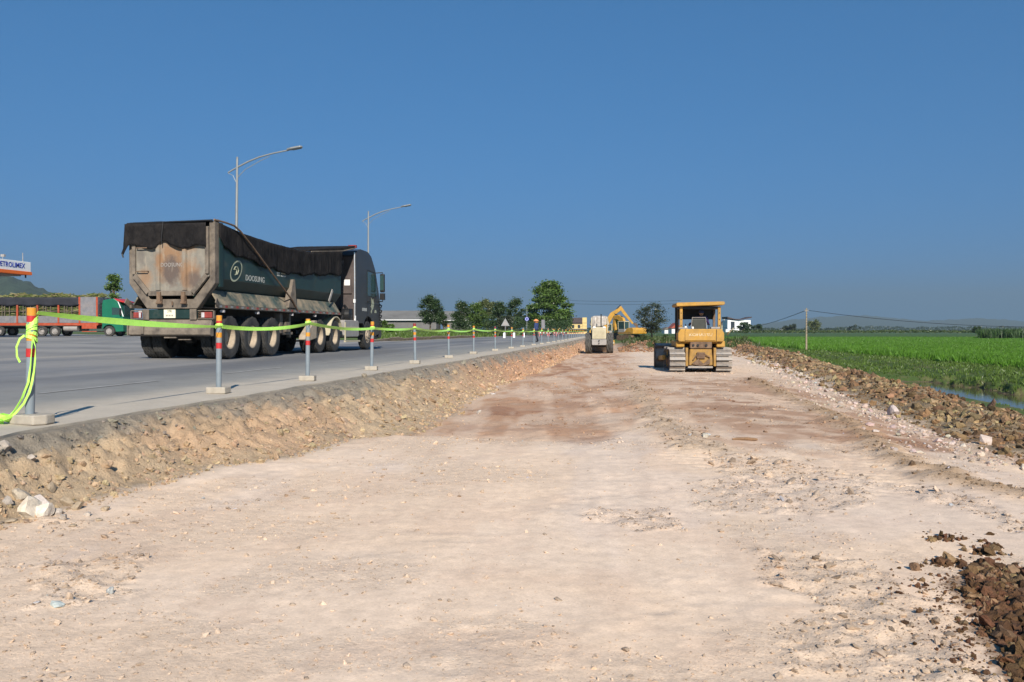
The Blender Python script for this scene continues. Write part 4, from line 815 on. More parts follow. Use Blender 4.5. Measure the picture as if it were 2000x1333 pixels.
# mid-section: landing gear, mud guards, tank, hoses
for s in (1, -1):
    b = MB(); b.box(s * 1.0 - .1, s * 1.0 + .1, 4.15, 4.35, .62, 1.2); b.box(s * 1.0 - .06, s * 1.0 + .06, 4.95, 5.05, .5, 1.2); b.box(s * 1.0 - .08, s * 1.0 + .08, 4.35, 5.15, .58, .66); b.box(s * 1.05 - .1, s * 1.05 + .1, 4.5, 4.8, .66, .95); b.build('landing_leg', M['frame_tan'], T, bevel=.01)
    b = MB(); b.prism([(5.7, .42), (5.75, .55), (6.55, 1.02), (6.75, 1.02), (6.7, .46), (6.2, .4)], s * 1.15 - .12, s * 1.15 + .12); b.build('mud_flap', M['rim'], T, bevel=.02)
    b = MB(); arc = [(8.68 + .66 * math.cos(t), TR + .66 * math.sin(t)) for t in np.linspace(R(170), R(15), 12)]; arc2 = [(8.68 + .62 * math.cos(t), TR + .62 * math.sin(t)) for t in np.linspace(R(15), R(170), 12)]
    arc = [(7.88, .55)] + arc + arc2 + [(7.94, .55)]; b.prism(arc, s * 1.05 - .19, s * 1.05 + .19); b.build('mudguard', M['pale'], T)
    b = MB(); b.prism([(9.6, .55), (9.6, 1.02), (9.7, 1.08), (11.15, 1.08), (11.25, 1.02), (11.25, .55), (11.15, .48), (9.7, .48)], s * .95 - .26, s * .95 + .26); tk = b.build('fuel_tank', M['greysteel'], T, bevel=.03, seg=2)
    b = MB(); b.box(s * 1.2 - .04, s * 1.2 + .04, 9.65, 11.3, .30, .36); b.box(s * 1.215 - .02, s * 1.215 + .02, 9.7, 11.2, .78, .84); b.box(s * 1.22 - .02, s * 1.22 + .02, 9.62, 9.68, .36, 1.0); b.build('tank_guard', M['pale'], tk)
b = MB(); b.lathe([(0, -.2), (.2, -.17), (.22, 0), (.2, .17), (0, .2)], 16, 'x', (1.0, 10.35, 1.28)); b.tube([(.9, 10.1, 1.1), (1.0, 10.4, 1.5), (.8, 10.7, 1.6)], .06, 8); b.box(.6, 1.1, 10.55, 10.85, 1.08, 1.5); b.build('air_cleaner', M['black'], T)
b = MB()
for k in range(3): b.tube([(.3 + .12 * k, 9.32, 2.35), (.35 + .15 * k, 9.6, 2.15), (.45 + .15 * k, 9.75, 1.6), (.4 + .15 * k, 9.55, 1.2), (.3 + .1 * k, 9.2, 1.1)], .022, 6)
b.build('air_hose', mat('olive_hose', (.16, .17, .05), .6), T)
b = MB(); b.cyl((0, 9.45, 1.0), (0, 9.45, 2.9), .11, 14); b.build('hoist_ram', M['chassis'], T)
# tractor cab
cp = [(10.92, .98), (10.92, 3.45), (11.05, 3.62), (11.5, 3.72), (12.4, 3.70), (12.85, 3.55), (13.3, 3.15), (13.42, 3.02), (13.98, 1.95), (14.06, 1.6), (14.1, .62), (13.3, .48), (13.18, .6)] + [(12.45 + .72 * math.cos(t), TR + .72 * math.sin(t)) for t in np.linspace(R(5), R(150), 12)] + [(11.75, .98)]
b = MB(); b.prism(cp, -1.2, 1.2); cb = b.build('cab', M['cab'], T, bevel=.04, seg=2)
b = MB(); b.box(-1.14, 1.14, 10.89, 10.917, 1.05, 3.4); bk = b.build('cab_back_wall', M['cab_back'], T)
for x in (-.9, -.5, .1, .45): b = MB(); b.box(x - .03, x + .03, 10.87, 10.889, 1.1, 3.35); b.build('rib', M['cab_back'], bk)
b = MB(); b.box(.62, 1.05, 10.83, 10.888, 2.05, 2.7); b.build('back_panel', M['cab_back'], bk, bevel=.01); b = MB(); b.box(.74, .98, 10.824, 10.829, 2.35, 2.56); b.build('sticker', M['white'], bk)
b = MB(); b.bar((.62, 10.86, 2.95), (.66, 10.86, 3.25), .02, .04); b.build('grab_rail', M['chrome'], bk)
b = MB(); b.tube([(1.16, 10.87, 1.15), (1.17, 10.86, 2.4), (1.16, 10.86, 3.55)], .028, 8); b.build('edge_pipe', M['chrome'], T); b = MB(); b.box(1.12, 1.2, 10.83, 10.9, 1.72, 1.85); b.box(1.15, 1.2, 10.85, 10.95, .95, 1.25); b.build('lamp_bracket', M['white'], T)
for s in (1, -1):
    b = MB(); b.prism([(12.35, 2.05), (12.35, 2.95), (13.25, 2.92), (13.62, 2.12), (13.1, 2.0)], s * 1.2 - .012, s * 1.2 + .012); b.build('door_window', M['glass'], cb)
    b = MB()
    for (ya, za, yb, zb) in ((12.28, .98, 12.28, 3.0), (12.28, 3.0, 13.3, 2.98), (12.0, 1.75, 13.9, 1.72)): b.bar((s * 1.203, ya, za), (s * 1.203, yb, zb), .012, .014)
    b.build('door_seam', M['black'], cb); b = MB(); b.box(s * 1.21 - .02, s * 1.21 + .02, 12.38, 12.6, 1.78, 1.84); b.build('door_handle', M['black'], cb)
    b = MB(); b.box(s * 1.42 - .10, s * 1.42 + .10, 13.62, 13.78, 2.22, 2.95); mi = b.build('mirror', M['black'], T, bevel=.04, seg=2)
    b = MB(); b.box(s * 1.42 - .10, s * 1.42 + .10, 13.62, 13.78, 1.92, 2.18); b.tube([(s * 1.15, 13.6, 2.98), (s * 1.42, 13.72, 3.0), (s * 1.43, 13.72, 2.9)], .02, 6); b.tube([(s * 1.15, 13.85, 1.85), (s * 1.42, 13.72, 1.86), (s * 1.43, 13.72, 1.95)], .02, 6); b.build('mirror_arm', M['black'], mi)
    b = MB(); b.box(s * 1.42 - .08, s * 1.42 + .08, 13.605, 13.618, 2.3, 2.88); b.build('mirror_glass', M['glass'], mi)
    b = MB(); b.box(s * 1.12 - .1, s * 1.12 + .1, 13.2, 13.6, .38, .48); b.box(s * 1.14 - .08, s * 1.14 + .08, 11.35, 11.75, .62, .68); b.build('step', M['black'], T)
q = MB(); q.prism([(12.75, 1.62), (12.86, 1.74), (12.80, 1.98), (12.98, 1.86), (13.05, 1.95), (13.2, 1.74), (13.05, 1.55), (12.93, 1.5)], 1.204, 1.208); q.prism([(12.72, 1.42), (12.9, 1.55), (12.93, 1.5), (12.85, 1.36)], 1.204, 1.208); q.prism([(13.25, 1.4), (13.3, 1.52), (13.5, 1.5), (13.52, 1.4)], 1.204, 1.208); q.build('leaf_emblem', M['cream'], cb)
q = MB()                                              # small white marking, too blurred in the photograph to read
for k in range(6): q.box(1.204, 1.207, 11.66 + k * .1, 11.73 + k * .1, 1.44, 1.56)
setp(q.build('door_marking', M['printwhite'], cb), kind='stuff')
b = MB(); b.prism([(13.36, 3.0), (13.42, 3.02), (13.99, 1.97), (13.93, 1.95)], -1.1, 1.1); b.v = [(x, y + .025, z + .01) for x, y, z in b.v]; b.build('windscreen', M['glass'], cb)
b = MB(); b.prism([(13.3, 3.15), (13.62, 3.02), (13.62, 2.98), (13.3, 3.1)], -1.12, 1.12); b.build('sun_visor', M['black'], cb)
b = MB(); b.box(-1.22, 1.22, 13.9, 14.2, .42, .85); b.build('front_bumper', M['cab'], T, bevel=.04)
b = MB(); b.box(-.9, .9, 14.09, 14.13, 1.0, 1.7); b.build('grille', M['black'], T)
for s in (1, -1): b = MB(); b.box(s * 1.0 - .16, s * 1.0 + .16, 14.19, 14.22, .55, .78); b.build('headlight', M['clearlens'], T)
b = MB()
for k in range(5): b.tube([(1.2, 13.95 + .04 * (k % 2), 1.75 - .2 * k), (1.28, 14.02, 1.7 - .2 * k), (1.22, 14.05, 1.6 - .2 * k)], .03, 6)
b.build('corner_trim', M['black'], T)
# ------------------------------------------------------------------ people
def person(name, joints, bones, radii, mats, loc, rz, label, head, extras=()):
    """one continuous skinned body; mats chooses the cloth by height bands; head is built as face, hair and hat children"""
    r = empty(name, loc, rz, label, 'person')
    me = bpy.data.meshes.new('body'); me.from_pydata(joints, bones, []); o = link('body', me, None, r)
    sk = o.modifiers.new('skin', 'SKIN'); sk.use_smooth_shade = True
    lay = me.skin_vertices[0] if me.skin_vertices else None
    if lay is None:
        bm = bmesh.new(); bm.from_mesh(me); bm.verts.layers.skin.verify(); bm.to_mesh(me); bm.free(); lay = me.skin_vertices[0]
    for i, q in enumerate(radii): lay.data[i].radius = (q, q) if not isinstance(q, tuple) else q; lay.data[i].use_root = (i == 0)
    sd_ = o.modifiers.new('smooth', 'SUBSURF'); sd_.levels = 1; sd_.render_levels = 2
    bpy.context.view_layer.update(); ev = bpy.data.meshes.new_from_object(o.evaluated_get(bpy.context.evaluated_depsgraph_get())); o.modifiers.clear(); o.data = ev; ev.materials.clear()
    for mm in mats[0]: ev.materials.append(mm)
    for p in ev.polygons: p.material_index = mats[1](p.center); p.use_smooth = True
    hc, hr = Vector(head['c']), head['r']
    V, Fc = ico(3); V = V * np.array((hr * .80, hr * .95, hr * 1.12)); V[:, 1] += np.where(V[:, 2] < 0, .0, -.0)
    V = V + np.array((hc.x, hc.y, hc.z)); ho = link('head', np_mesh('head', V, Fc), M['skin'], r, smooth=True)
    fy = head.get('face', Vector((0, 1, 0))); sdv = fy.cross(Vector((0, 0, 1)))
    b = MB(); b.tube([hc + fy * hr * .88 + Vector((0, 0, .02)), hc + fy * hr * 1.12 - Vector((0, 0, .025))], [.008, .016], 6)
    for s in (-1, 1): b.lathe([(0, -.02), (.018, 0), (0, .02)], 6, 'x', hc + sdv * s * hr * .82)
    b.build('nose_and_ears', M['skin'], ho)
    b = MB()
    for s in (-1, 1): b.lathe([(0, -.007), (.008, 0), (0, .007)], 6, 'y', hc + fy * hr * .86 + sdv * s * .032 + Vector((0, 0, .012)))
    b.box(-.02, .02, -.003, .003, -.004, .004, Matrix.Translation(hc + fy * hr * .86 - Vector((0, 0, .055)))); b.build('eyes_and_mouth', M['hair'], ho)
    return r, ho
def hand(b, w_, d, side, curl=.5):
    """palm and five bent fingers, closing towards d"""
    w_, d, side = Vector(w_), Vector(d).normalized(), Vector(side).normalized(); up = d.cross(side)
    b.bar(w_, w_ + d * .09, .075, .03)
    for k, (o_, L) in enumerate(((-.03, .065), (-.01, .078), (.01, .075), (.03, .06))):
        p = w_ + d * .088 + side * o_; q = p + d * L * .5 - up * .01 * curl; e = q + d * L * .4 - up * L * .5 * curl; b.tube([p, q, e], [.010, .009, .007], 6)
    p = w_ + d * .03 + side * .036; b.tube([p, p + side * .03 + d * .03, p + side * .035 + d * .065], [.011, .010, .008], 6)
# road worker with orange hat
jx = [(0, 0, .90), (0, 0, 1.12), (0, .01, 1.34), (0, .02, 1.42), (.19, 0, 1.36), (.25, .03, 1.1), (.20, .20, .95), (-.19, 0, 1.36), (-.26, -.01, 1.1), (-.26, .08, .86), (.09, 0, .86), (.10, .05, .47), (.10, -.02, .08), (.10, .14, .045), (-.09, 0, .86), (-.10, -.06, .47), (-.10, -.20, .09), (-.10, -.05, .045)]
bn = [(0, 1), (1, 2), (2, 3), (2, 4), (4, 5), (5, 6), (2, 7), (7, 8), (8, 9), (0, 10), (10, 11), (11, 12), (12, 13), (0, 14), (14, 15), (15, 16), (16, 17)]
rd = [(.16, .12), (.155, .115), (.17, .115), .055, .075, .052, .038, .075, .052, .038, .095, .066, .045, .038, .095, .066, .045, .038]
x, y = -5.45, 60.0
W_, hd = person('person', jx, bn, rd, ([M['blue'], M['navy'], M['skin']], lambda c: 2 if c.z > 1.415 else (0 if c.z > .93 else 1)), (x, y, float(road_z(x))), R(65), 'person in blue jacket and orange hat walking on the road shoulder', dict(c=(0, .03, 1.53), r=.105))
b = MB(); b.lathe([(.21, 1.54), (.16, 1.60), (.11, 1.66), (.04, 1.69), (0, 1.695)], 18, 'z', (0, .04, 0)); b.lathe([(.0, 1.60), (.15, 1.585), (.21, 1.538)], 18, 'z', (0, .04, 0)); b.build('hat', M['hat'], W_, smooth=True)
b = MB(); hand(b, (.20, .20, .95), (0, .8, -.5), (1, 0, 0)); b.build('hand', M['skin'], W_, smooth=True); b = MB(); hand(b, (-.26, .08, .86), (0, .3, -1), (-1, 0, 0)); b.build('hand', M['skin'], W_, smooth=True)
b = MB(); b.box(-.09, .09, -.10, .10, 1.42, 1.47); b.build('collar', M['orange'], W_, bevel=.02)
# ------------------------------------------------------------------ bulldozer (heading +y)
dx, dy = 3.47, 33.0; dz = HTs(dx, dy) - .01
D = empty('bulldozer', (dx, dy, dz), R(1.0), 'yellow crawler bulldozer with roof canopy seen from behind', 'bulldozer')
Lr, Lf, rw = .45, 2.85, .42            # rear sprocket, front idler, wheel radius
def track(xc, w_):
    g_ = MB(); pts = []
    for t in np.linspace(R(90), R(270), 9): pts.append((Lr + (rw) * math.cos(t), .48 + rw * math.sin(t)))
    for t in np.linspace(R(-90), R(90), 9): pts.append((Lf + (rw) * math.cos(t), .48 + rw * math.sin(t)))
    P = [Vector((0, a, c)) for a, c in pts]; P.append(P[0]); L = [0]
    for i in range(1, len(P)): L.append(L[-1] + (P[i] - P[i - 1]).length)
    n = 38; shoe = MB(); shoe.box(-w_ / 2, w_ / 2, -.082, .082, 0, .022); shoe.box(-w_ / 2, w_ / 2, .045, .062, .022, .085); shoe.box(-w_ / 2 + .01, w_ / 2 - .01, -.082, -.06, .022, .034); sm_ = shoe.mesh('track_shoe')
    ib = MB(); ib.prism([(a * .97 + .03 * 1.6, .48 + (c - .48) * .92) for a, c in pts], -w_ / 2 + .14, w_ / 2 - .14)
    tr = ib.build('track', M['rust'], D); tr.location = (xc, 0, 0)
    for k in range(n):
        s = L[-1] * k / n; i = max(j for j in range(len(L)) if L[j] <= s); p0, p1 = P[i], P[min(i + 1, len(P) - 1)]; t = (s - L[i]) / max(1e-6, (p1 - p0).length); p = p0.lerp(p1, t)
        cdir = Vector((0, p.y - min(max(p.y, Lr), Lf), p.z - .48)); nrm = cdir.normalized() if cdir.length > .05 else Vector((0, 0, 1))
        if abs(p.y - min(max(p.y, Lr), Lf)) < 1e-4: nrm = Vector((0, 0, 1 if p.z > .48 else -1))
        tn = Vector((1, 0, 0)).cross(nrm); o = link('track_shoe', sm_, M['steel'], tr); o.matrix_local = Matrix.Translation(p) @ Matrix(((1, tn.x, nrm.x), (0, tn.y, nrm.y), (0, tn.z, nrm.z))).to_4x4()
    for k, yy in enumerate((.45, 2.85)): b = MB(); b.lathe([(0, -w_ * .3), (.36, -w_ * .3), (.36, w_ * .3), (0, w_ * .3)], 18, 'x', (0, yy, .48)); b.build('idler', M['yellow'], tr)
    return tr
for s in (-1, 1): track(s * .90, .60)
b = MB()
for s in (-1, 1): b.box(s * .90 - .2, s * .90 + .2, .6, 2.7, .25, .6)
b.build('roller_frame', M['rust'], D)
b = MB(); b.prism([(-.46, .28), (.46, .28), (.46, .5), (.42, .95), (-.42, .95), (-.46, .5)], .1, 2.9, 'y'); b.build('drive_case', M['ochre'], D, bevel=.03)
b = MB(); b.box(-.16, .16, .02, .1, .56, .80); b.cyl((-.3, .04, .5), (-.1, .02, .78), .03, 6); b.cyl((.1, .02, .75), (.36, .04, .6), .025, 6); b.prism([(-.36, .34), (-.1, .55), (.1, .36), (.34, .58), (.34, .34), (0, .26)], .02, .1, 'y'); b.build('drawbar', M['rust'], D, bevel=.01)
b = MB(); b.box(-.5, .45, .0, .16, .19, .26); b.build('hitch_plate', M['steel'], D)
for s in (-1, 1): b = MB(); b.box(s * .54 - .05, s * .54 + .05, .05, .4, .26, .98); b.build('side_plate', M['ochre'], D, bevel=.01)
b = MB(); b.box(-.42, .42, .04, .5, .955, 1.22); b.build('valve_block', M['rust'], D, bevel=.02)
for x_ in (-.3, -.12, .2): b = MB(); b.cyl((x_, .035, 1.08), (x_, .0, 1.08), .05, 10); b.build('port', M['black'], D)
b = MB(); b.prism([(-.89, 1.28), (-.84, 1.22), (.84, 1.22), (.89, 1.28), (.89, 1.55), (.8, 1.72), (-.8, 1.72), (-.89, 1.55)], .02, .78, 'y'); ft = b.build('fuel_tank', M['yellow'], D, bevel=.03, seg=2)
b = MB(); b.box(-.62, .56, -.012, .018, 1.27, 1.66); b.build('tank_cover', M['yellow'], ft, bevel=.008)
text('lettering', 'KOMATSU', .15, M['fadewhite'], ft, (-.02, -.014, 1.49), REAR, sx=1.3, ext=.0015)
for s in (-1, 1): b = MB(); b.box(s * .59 - .008, s * .59 + .008, -.004, .02, 1.25, 1.7); b.build('seam', M['black'], ft)
b = MB(); b.box(-.80, .80, .2, 2.0, 1.15, 1.5); b.box(-.95, -.62, .2, 2.3, 1.0, 1.25); b.box(.62, .95, .2, 2.3, 1.0, 1.25); b.build('fender', M['yellow'], D, bevel=.03)
b = MB(); b.prism([(-.42, 1.0), (.42, 1.0), (.42, 1.62), (.36, 1.72), (-.36, 1.72), (-.42, 1.62)], 2.0, 3.5, 'y'); b.build('engine_hood', M['yellow'], D, bevel=.03); b = MB(); b.cyl((.2, 2.6, 1.7), (.2, 2.6, 2.45), .045, 10); b.build('exhaust', M['black'], D)
b = MB(); b.prism([(-.95, 2.64), (-.90, 2.61), (.88, 2.66), (.93, 2.69), (.93, 2.77), (.89, 2.80), (-.91, 2.76), (-.95, 2.72)], .12, 2.05, 'y'); b.build('canopy', M['yellow'], D, bevel=.02)
b = MB(); b.box(-.80, .80, .35, 1.95, 2.52, 2.605); b.build('roof_underside', M['black'], D); b = MB(); b.box(-.72, .72, 1.86, 1.92, 2.12, 2.6); b.build('front_band', M['black'], D)  # black boxes filling the underside of the canopy and the band across its front
for s in (-1, 1):
    b = MB(); b.box(s * .74 - .055, s * .74 + .055, .3, .42, 1.72, 2.6); po_ = b.build('canopy_post', M['yellow'], D, bevel=.01)
    for z in (1.85, 2.1, 2.35): b = MB(); b.cyl((s * .74, .295, z), (s * .74, .285, z), .02, 8); b.build('bolt', M['black'], po_)
    b = MB(); b.box(s * .74 - .05, s * .74 + .05, 1.75, 1.85, 1.4, 2.6); b.build('canopy_post', M['rust'], D, bevel=.01)
b = MB(); b.cyl((-.88, 1.0, 1.3), (-.88, 1.0, 2.6), .04, 8); b.build('exhaust_stack', M['black'], D)
b = MB(); b.box(-.28, .28, .75, .9, 1.55, 2.15); b.box(-.30, .30, .85, 1.4, 1.5, 1.66); b.build('seat', M['seat'], D, bevel=.05, seg=2)
b = MB(); b.tube([(-.3, .72, 1.75), (-.26, .72, 2.18), (.26, .72, 2.18), (.3, .72, 1.75)], .018, 6); b.build('seat_rail', M['greysteel'], D)
b = MB(); b.cyl((-.45, 1.3, 1.5), (-.48, 1.2, 1.92), .02, 6); b.cyl((.45, 1.3, 1.5), (.46, 1.2, 1.9), .02, 6); b.build('control_lever', M['black'], D)
b = MB(); b.box(-.85, -.5, 1.72 - 1.6, .4, 1.725, 1.78); b.box(.4, .75, .15, .45, 1.725, 1.80); b.build('console', M['greysteel'], D, bevel=.01)
b = MB(); b.lathe([(0, 1.73), (.05, 1.73), (.05, 1.82), (0, 1.84)], 10, 'z', (-.58, .2, 0)); b.lathe([(0, 1.73), (.04, 1.73), (.04, 1.80), (0, 1.82)], 10, 'z', (-.3, .2, 0)); b.build('work_lamp', M['white'], D)
for s in (-1, 1): b = MB(); b.bar((s * 1.28, 1.9, .55), (s * 1.28, 4.2, .45), .14, .2); b.cyl((s * .55, 2.9, 1.2), (s * .75, 4.1, .8), .05, 8); b.build('push_arm', M['yellow'], D, bevel=.02)
b = MB(); cv = [(4.35, .02), (4.22, .2), (4.17, .5), (4.2, .8), (4.32, 1.1), (4.40, 1.1), (4.28, .8), (4.25, .5), (4.30, .2), (4.42, .02)]; b.prism(cv, -1.5, 1.5); bl = b.build('blade', M['steel'], D, bevel=.01)
b = MB()
for s in (-1, 1): b.box(s * 1.505 - .02, s * 1.505 + .02, 4.12, 4.5, .0, 1.12)
b.box(-1.45, 1.45, 4.1, 4.2, .3, .42); b.box(-1.45, 1.45, 4.14, 4.24, .92, 1.0); b.build('blade_rib', M['rust'], bl)
b = MB(); b.cyl((1.12, .5, 1.55), (1.28, .3, 1.75), .025, 6); b.cyl((1.1, .6, 1.5), (1.1, .2, 1.62), .03, 6); b.build('side_handle', M['pale'], D)
# earth pushed ahead of the blade
V, Fc = ico(4); V = V.copy(); nn = fbm(V[:, 0] * 3 + 5, V[:, 1] * 3, 4, 71); V = V * np.array((1.35, .9, .7)) * (.75 + .5 * nn)[:, None]; V[:, 2] = np.maximum(V[:, 2], -.3)
o = link('earth_pile', np_mesh('earth_pile', V, Fc, jitter((.40, .26, .16), len(V), .15)), M['clod'], smooth=True); o.location = (dx + .2, dy + 5.3, HTs(dx, dy + 5.3)); setp(o, 'mound of reddish earth pushed up in front of the bulldozer blade', 'earth pile')
# operator
jo = [(0, 0, .12), (0, -.02, .34), (0, .0, .55), (0, .01, .62), (.2, .0, .55), (.30, .12, .33), (.38, .36, .30), (-.2, 0, .55), (-.30, .14, .34), (-.42, .36, .32), (.1, .1, .1), (.13, .5, .14), (.13, .55, -.28), (.13, .68, -.32), (-.1, .1, .1), (-.13, .5, .14), (-.13, .55, -.28), (-.13, .68, -.32)]
O_, hd = person('person', jo, bn, rd, ([M['purple'], M['navy'], M['skin']], lambda c: 2 if c.z > .615 else (0 if c.z > .17 else 1)), (dx + .12, dy + 1.0, dz + 1.62), R(8), 'person in dark blue seated at the controls of the bulldozer', dict(c=(0, .03, .74), r=.105))
b = MB(); b.lathe([(.098, .74), (.11, .79), (.085, .85), (.0, .872)], 16, 'z', (0, .02, 0)); b.box(-.07, .07, .08, .2, .785, .8); b.build('cap', M['blue'], O_, smooth=True)
for s in (1, -1): b = MB(); hand(b, (s * .38, .36, .30), (0, 1, -.3), (s, 0, 0), .9); b.build('hand', M['skin'], O_, smooth=True)
# ------------------------------------------------------------------ road roller seen from behind
rx, ry = -.95, 62.6; rz_ = HTs(rx, ry); Q = empty('road_roller', (rx, ry, rz_), R(0), 'cream road roller with white sheet over its cab, seen from behind', 'road roller')
tw = tyre_mesh('roller_tyre', .80, .52, .40, .05, 48, 8, 9, 3); rw_ = rim_mesh('roller_rim', .40, .52, False, 8)
for s in (-1, 1): put_wheel(Q, tw, rw_, s * .80, .95, .79, s, M['rubber_clean'], M['pale'])
b = MB(); b.cyl((-.6, .95, .79), (.6, .95, .79), .12, 10); b.build('axle', M['chassis'], Q)
b = MB(); b.box(-.53, .53, .0, 2.0, 1.12, 2.02); hb = b.build('engine_hood', M['pale'], Q, bevel=.04, seg=2)
for k in range(6): b = MB(); b.box(-.42, .42, -.02, .0, 1.22 + .1 * k, 1.25 + .1 * k); b.build('louvre', M['pale'], hb)
for s in (-1, 1): b = MB(); b.box(s * .37 - .1, s * .37 + .1, -.03, .1, 1.94, 2.06); b.build('rear_lamp', M['white'], Q, bevel=.01)
b = MB(); b.prism([(-.55, .72), (-.5, .66), (.5, .66), (.55, .72), (.55, 1.1), (-.55, 1.1)], -.08, .8, 'y'); b.build('counterweight', M['greysteel'], Q, bevel=.02)
b = MB(); b.cyl((0, -.09, 1.0), (0, -.2, 1.0), .05, 8); b.cyl((0, -.09, .82), (0, -.2, .82), .04, 8); b.build('tow_hook', M['black'], Q)
b = MB(); b.box(-.5, .5, .8, 3.4, .5, 1.1); b.build('rear_frame', M['chassis'], Q); b = MB(); b.cyl((.14, .35, 2.0), (.14, .35, 3.0), .045, 10); b.build('exhaust', M['black'], Q, smooth=True)
b = MB()
for a, c in ((-.62, 1.5), (.62, 1.5), (-.62, 2.9), (.62, 2.9)): b.cyl((a, c, 1.1), (a, c, 2.75), .04, 8)
b.build('cab_frame', M['pale'], Q); b = MB(); b.box(-.62, .62, 1.45, 2.95, 1.0, 1.3); b.build('cab_floor', M['pale'], Q); b = MB(); b.box(-.25, .25, 1.8, 2.2, 1.3, 1.6); b.box(-.25, .25, 1.75, 1.85, 1.6, 2.2); b.build('seat', M['seat'], Q, bevel=.04)
def shfn(u, v):
    a = u * 2 * math.pi; k = 1 + .07 * math.sin(a * 9) * v + .05 * math.sin(a * 17 + 2) * v; ex = .55; cx = math.copysign(abs(math.cos(a)) ** ex, math.cos(a)); sy = math.copysign(abs(math.sin(a)) ** ex, math.sin(a))
    if v < .25: t = v / .25; return (cx * .62 * t, 2.2 + sy * .70 * t, 2.90 - .05 * t ** 2 + .02 * math.sin(a * 5) * t)
    t = (v - .25) / .75; return (cx * (.62 + .10 * t) * k, 2.2 + sy * (.70 + .1 * t) * k, 2.85 - (.72 + .12 * math.sin(a * 3 + 1)) * t)
sheet(shfn, 120, 14, 'cover_sheet', M['sheet'], Q, .01)
b = MB(); b.lathe([(0, -1.05), (.74, -1.05), (.76, -1.0), (.76, 1.0), (.74, 1.05), (0, 1.05)], 36, 'x', (0, 4.6, .755)); b.build('drum', M['steel'], Q, smooth=True)
b = MB()
for s in (-1, 1): b.box(s * 1.12 - .05, s * 1.12 + .05, 3.5, 5.5, .6, .95)
b.box(-1.16, 1.16, 3.4, 3.6, .6, 1.0); b.box(-1.16, 1.16, 5.45, 5.6, .6, .95); b.build('drum_frame', M['yellow'], Q, bevel=.02)
# ------------------------------------------------------------------ excavators
def boom_plate(P, Wd, name, mt, parent, wid=.36, off=0.):
    """box beam along a bent centre line in the y-z plane"""
    n = len(P); up = []; dn = []
    for i, (a, c) in enumerate(P):
        t0 = Vector(P[min(i + 1, n - 1)]) - Vector(P[max(i - 1, 0)]); nn = Vector((-t0.y, t0.x)).normalized() * Wd[i] / 2; up.append((a + nn.x, c + nn.y)); dn.append((a - nn.x, c - nn.y))
    b = MB()
    for i in range(n - 1): b.prism([up[i], up[i + 1], dn[i + 1], dn[i]], off - wid / 2, off + wid / 2)
    return b.build(name, mt, parent, bevel=.02)
def excavator(loc, rz, lab, boom, arm, cabin=True):
    """upper body faces +y"""
    E = empty('excavator', loc, rz, lab, 'excavator', 'excavators at the end of the cut')
    for s in (-1, 1):
        pr = [(-1.7 + .0, .45)] + [(-1.35 + .42 * math.cos(t), .45 + .42 * math.sin(t)) for t in np.linspace(R(180), R(270), 5)] + [(1.35 + .42 * math.cos(t), .45 + .42 * math.sin(t)) for t in np.linspace(R(-90), R(90), 9)] + [(-1.35 + .42 * math.cos(t), .45 + .42 * math.sin(t)) for t in np.linspace(R(90), R(170), 4)]
        b = MB(); b.prism(pr, s * 1.1 - .3, s * 1.1 + .3); b.build('track', M['rust'], E, bevel=.03)
    b = MB(); b.box(-.8, .8, -.8, .8, .5, .95); b.build('undercarriage', M['chassis'], E)
    b = MB(); b.box(-1.3, 1.3, -1.5, 1.55, .98, 1.25); b.build('deck', M['ochre'], E, bevel=.02)
    b = MB(); b.prism([(-1.95, 1.05), (-1.2, 1.02), (-1.2, 1.95), (-1.8, 1.95), (-2.0, 1.7)], -1.3, 1.3); b.build('counterweight', M['yellow2'], E, bevel=.06, seg=2)
    b = MB(); b.prism([(-1.2, 1.25), (.3, 1.25), (-.1, 1.45), (-.5, 1.85), (-1.2, 1.92)], -1.28, -.3); b.prism([(-1.2, 1.25), (1.3, 1.25), (1.3, 1.6), (-.4, 1.92), (-1.2, 1.92)], .35, 1.28); b.build('engine_cover', M['yellow2'], E, bevel=.04)
    b = MB(); b.box(-1.22, -.32, .1, 1.6, 1.25, 1.75); cbn = b.build('cab', M['greysteel'], E, bevel=.04)
    b = MB()
    for a in (-1.2, -.34):
        for c in (.12, 1.58): b.box(a - .04, a + .04, c - .04, c + .04, 1.75, 2.85)
    b.box(-1.25, -.3, .06, 1.64, 2.8, 2.92); b.build('cab_frame', M['pale'], cbn, bevel=.02)
    b = MB(); b.box(-1.19, -.35, .14, 1.56, 1.75, 2.8); b.build('cab_glass', M['glass'], cbn)
    bo = boom_plate(boom[0], boom[1], 'boom', M['yellow2'], E, .42, 0)
    ar = boom_plate(arm[0], arm[1], 'arm', M['yellow2'], E, .32, 0)
    (a0, c0), (a1, c1) = boom[0][1], arm[0][0]
    b = MB(); b.cyl((-.25, boom[0][0][0] + .5, 1.3), (-.25, a0, c0 - .1), .07, 8); b.cyl((.25, boom[0][0][0] + .5, 1.3), (.25, a0, c0 - .1), .07, 8); b.cyl((0, a0, c0 + boom[1][1] * .6), (0, a1 + .1, c1 + .3), .06, 8); b.build('ram', M['black'], E)
    e = arm[0][-1]; f_ = Vector(arm[0][-1]) - Vector(arm[0][-2]); f_.normalize(); pv = Vector((-f_.y, f_.x))
    pts = [Vector(e) + f_ * a + pv * c for a, c in ((-.1, .15), (.15, .45), (.6, .55), (1.0, .2), (1.1, -.35), (.85, -.2), (.6, .1), (.2, .0))]
    b = MB(); b.prism([tuple(q) for q in pts], -.5, .5); b.build('bucket', M['rust'], E, bevel=.02)
    return E
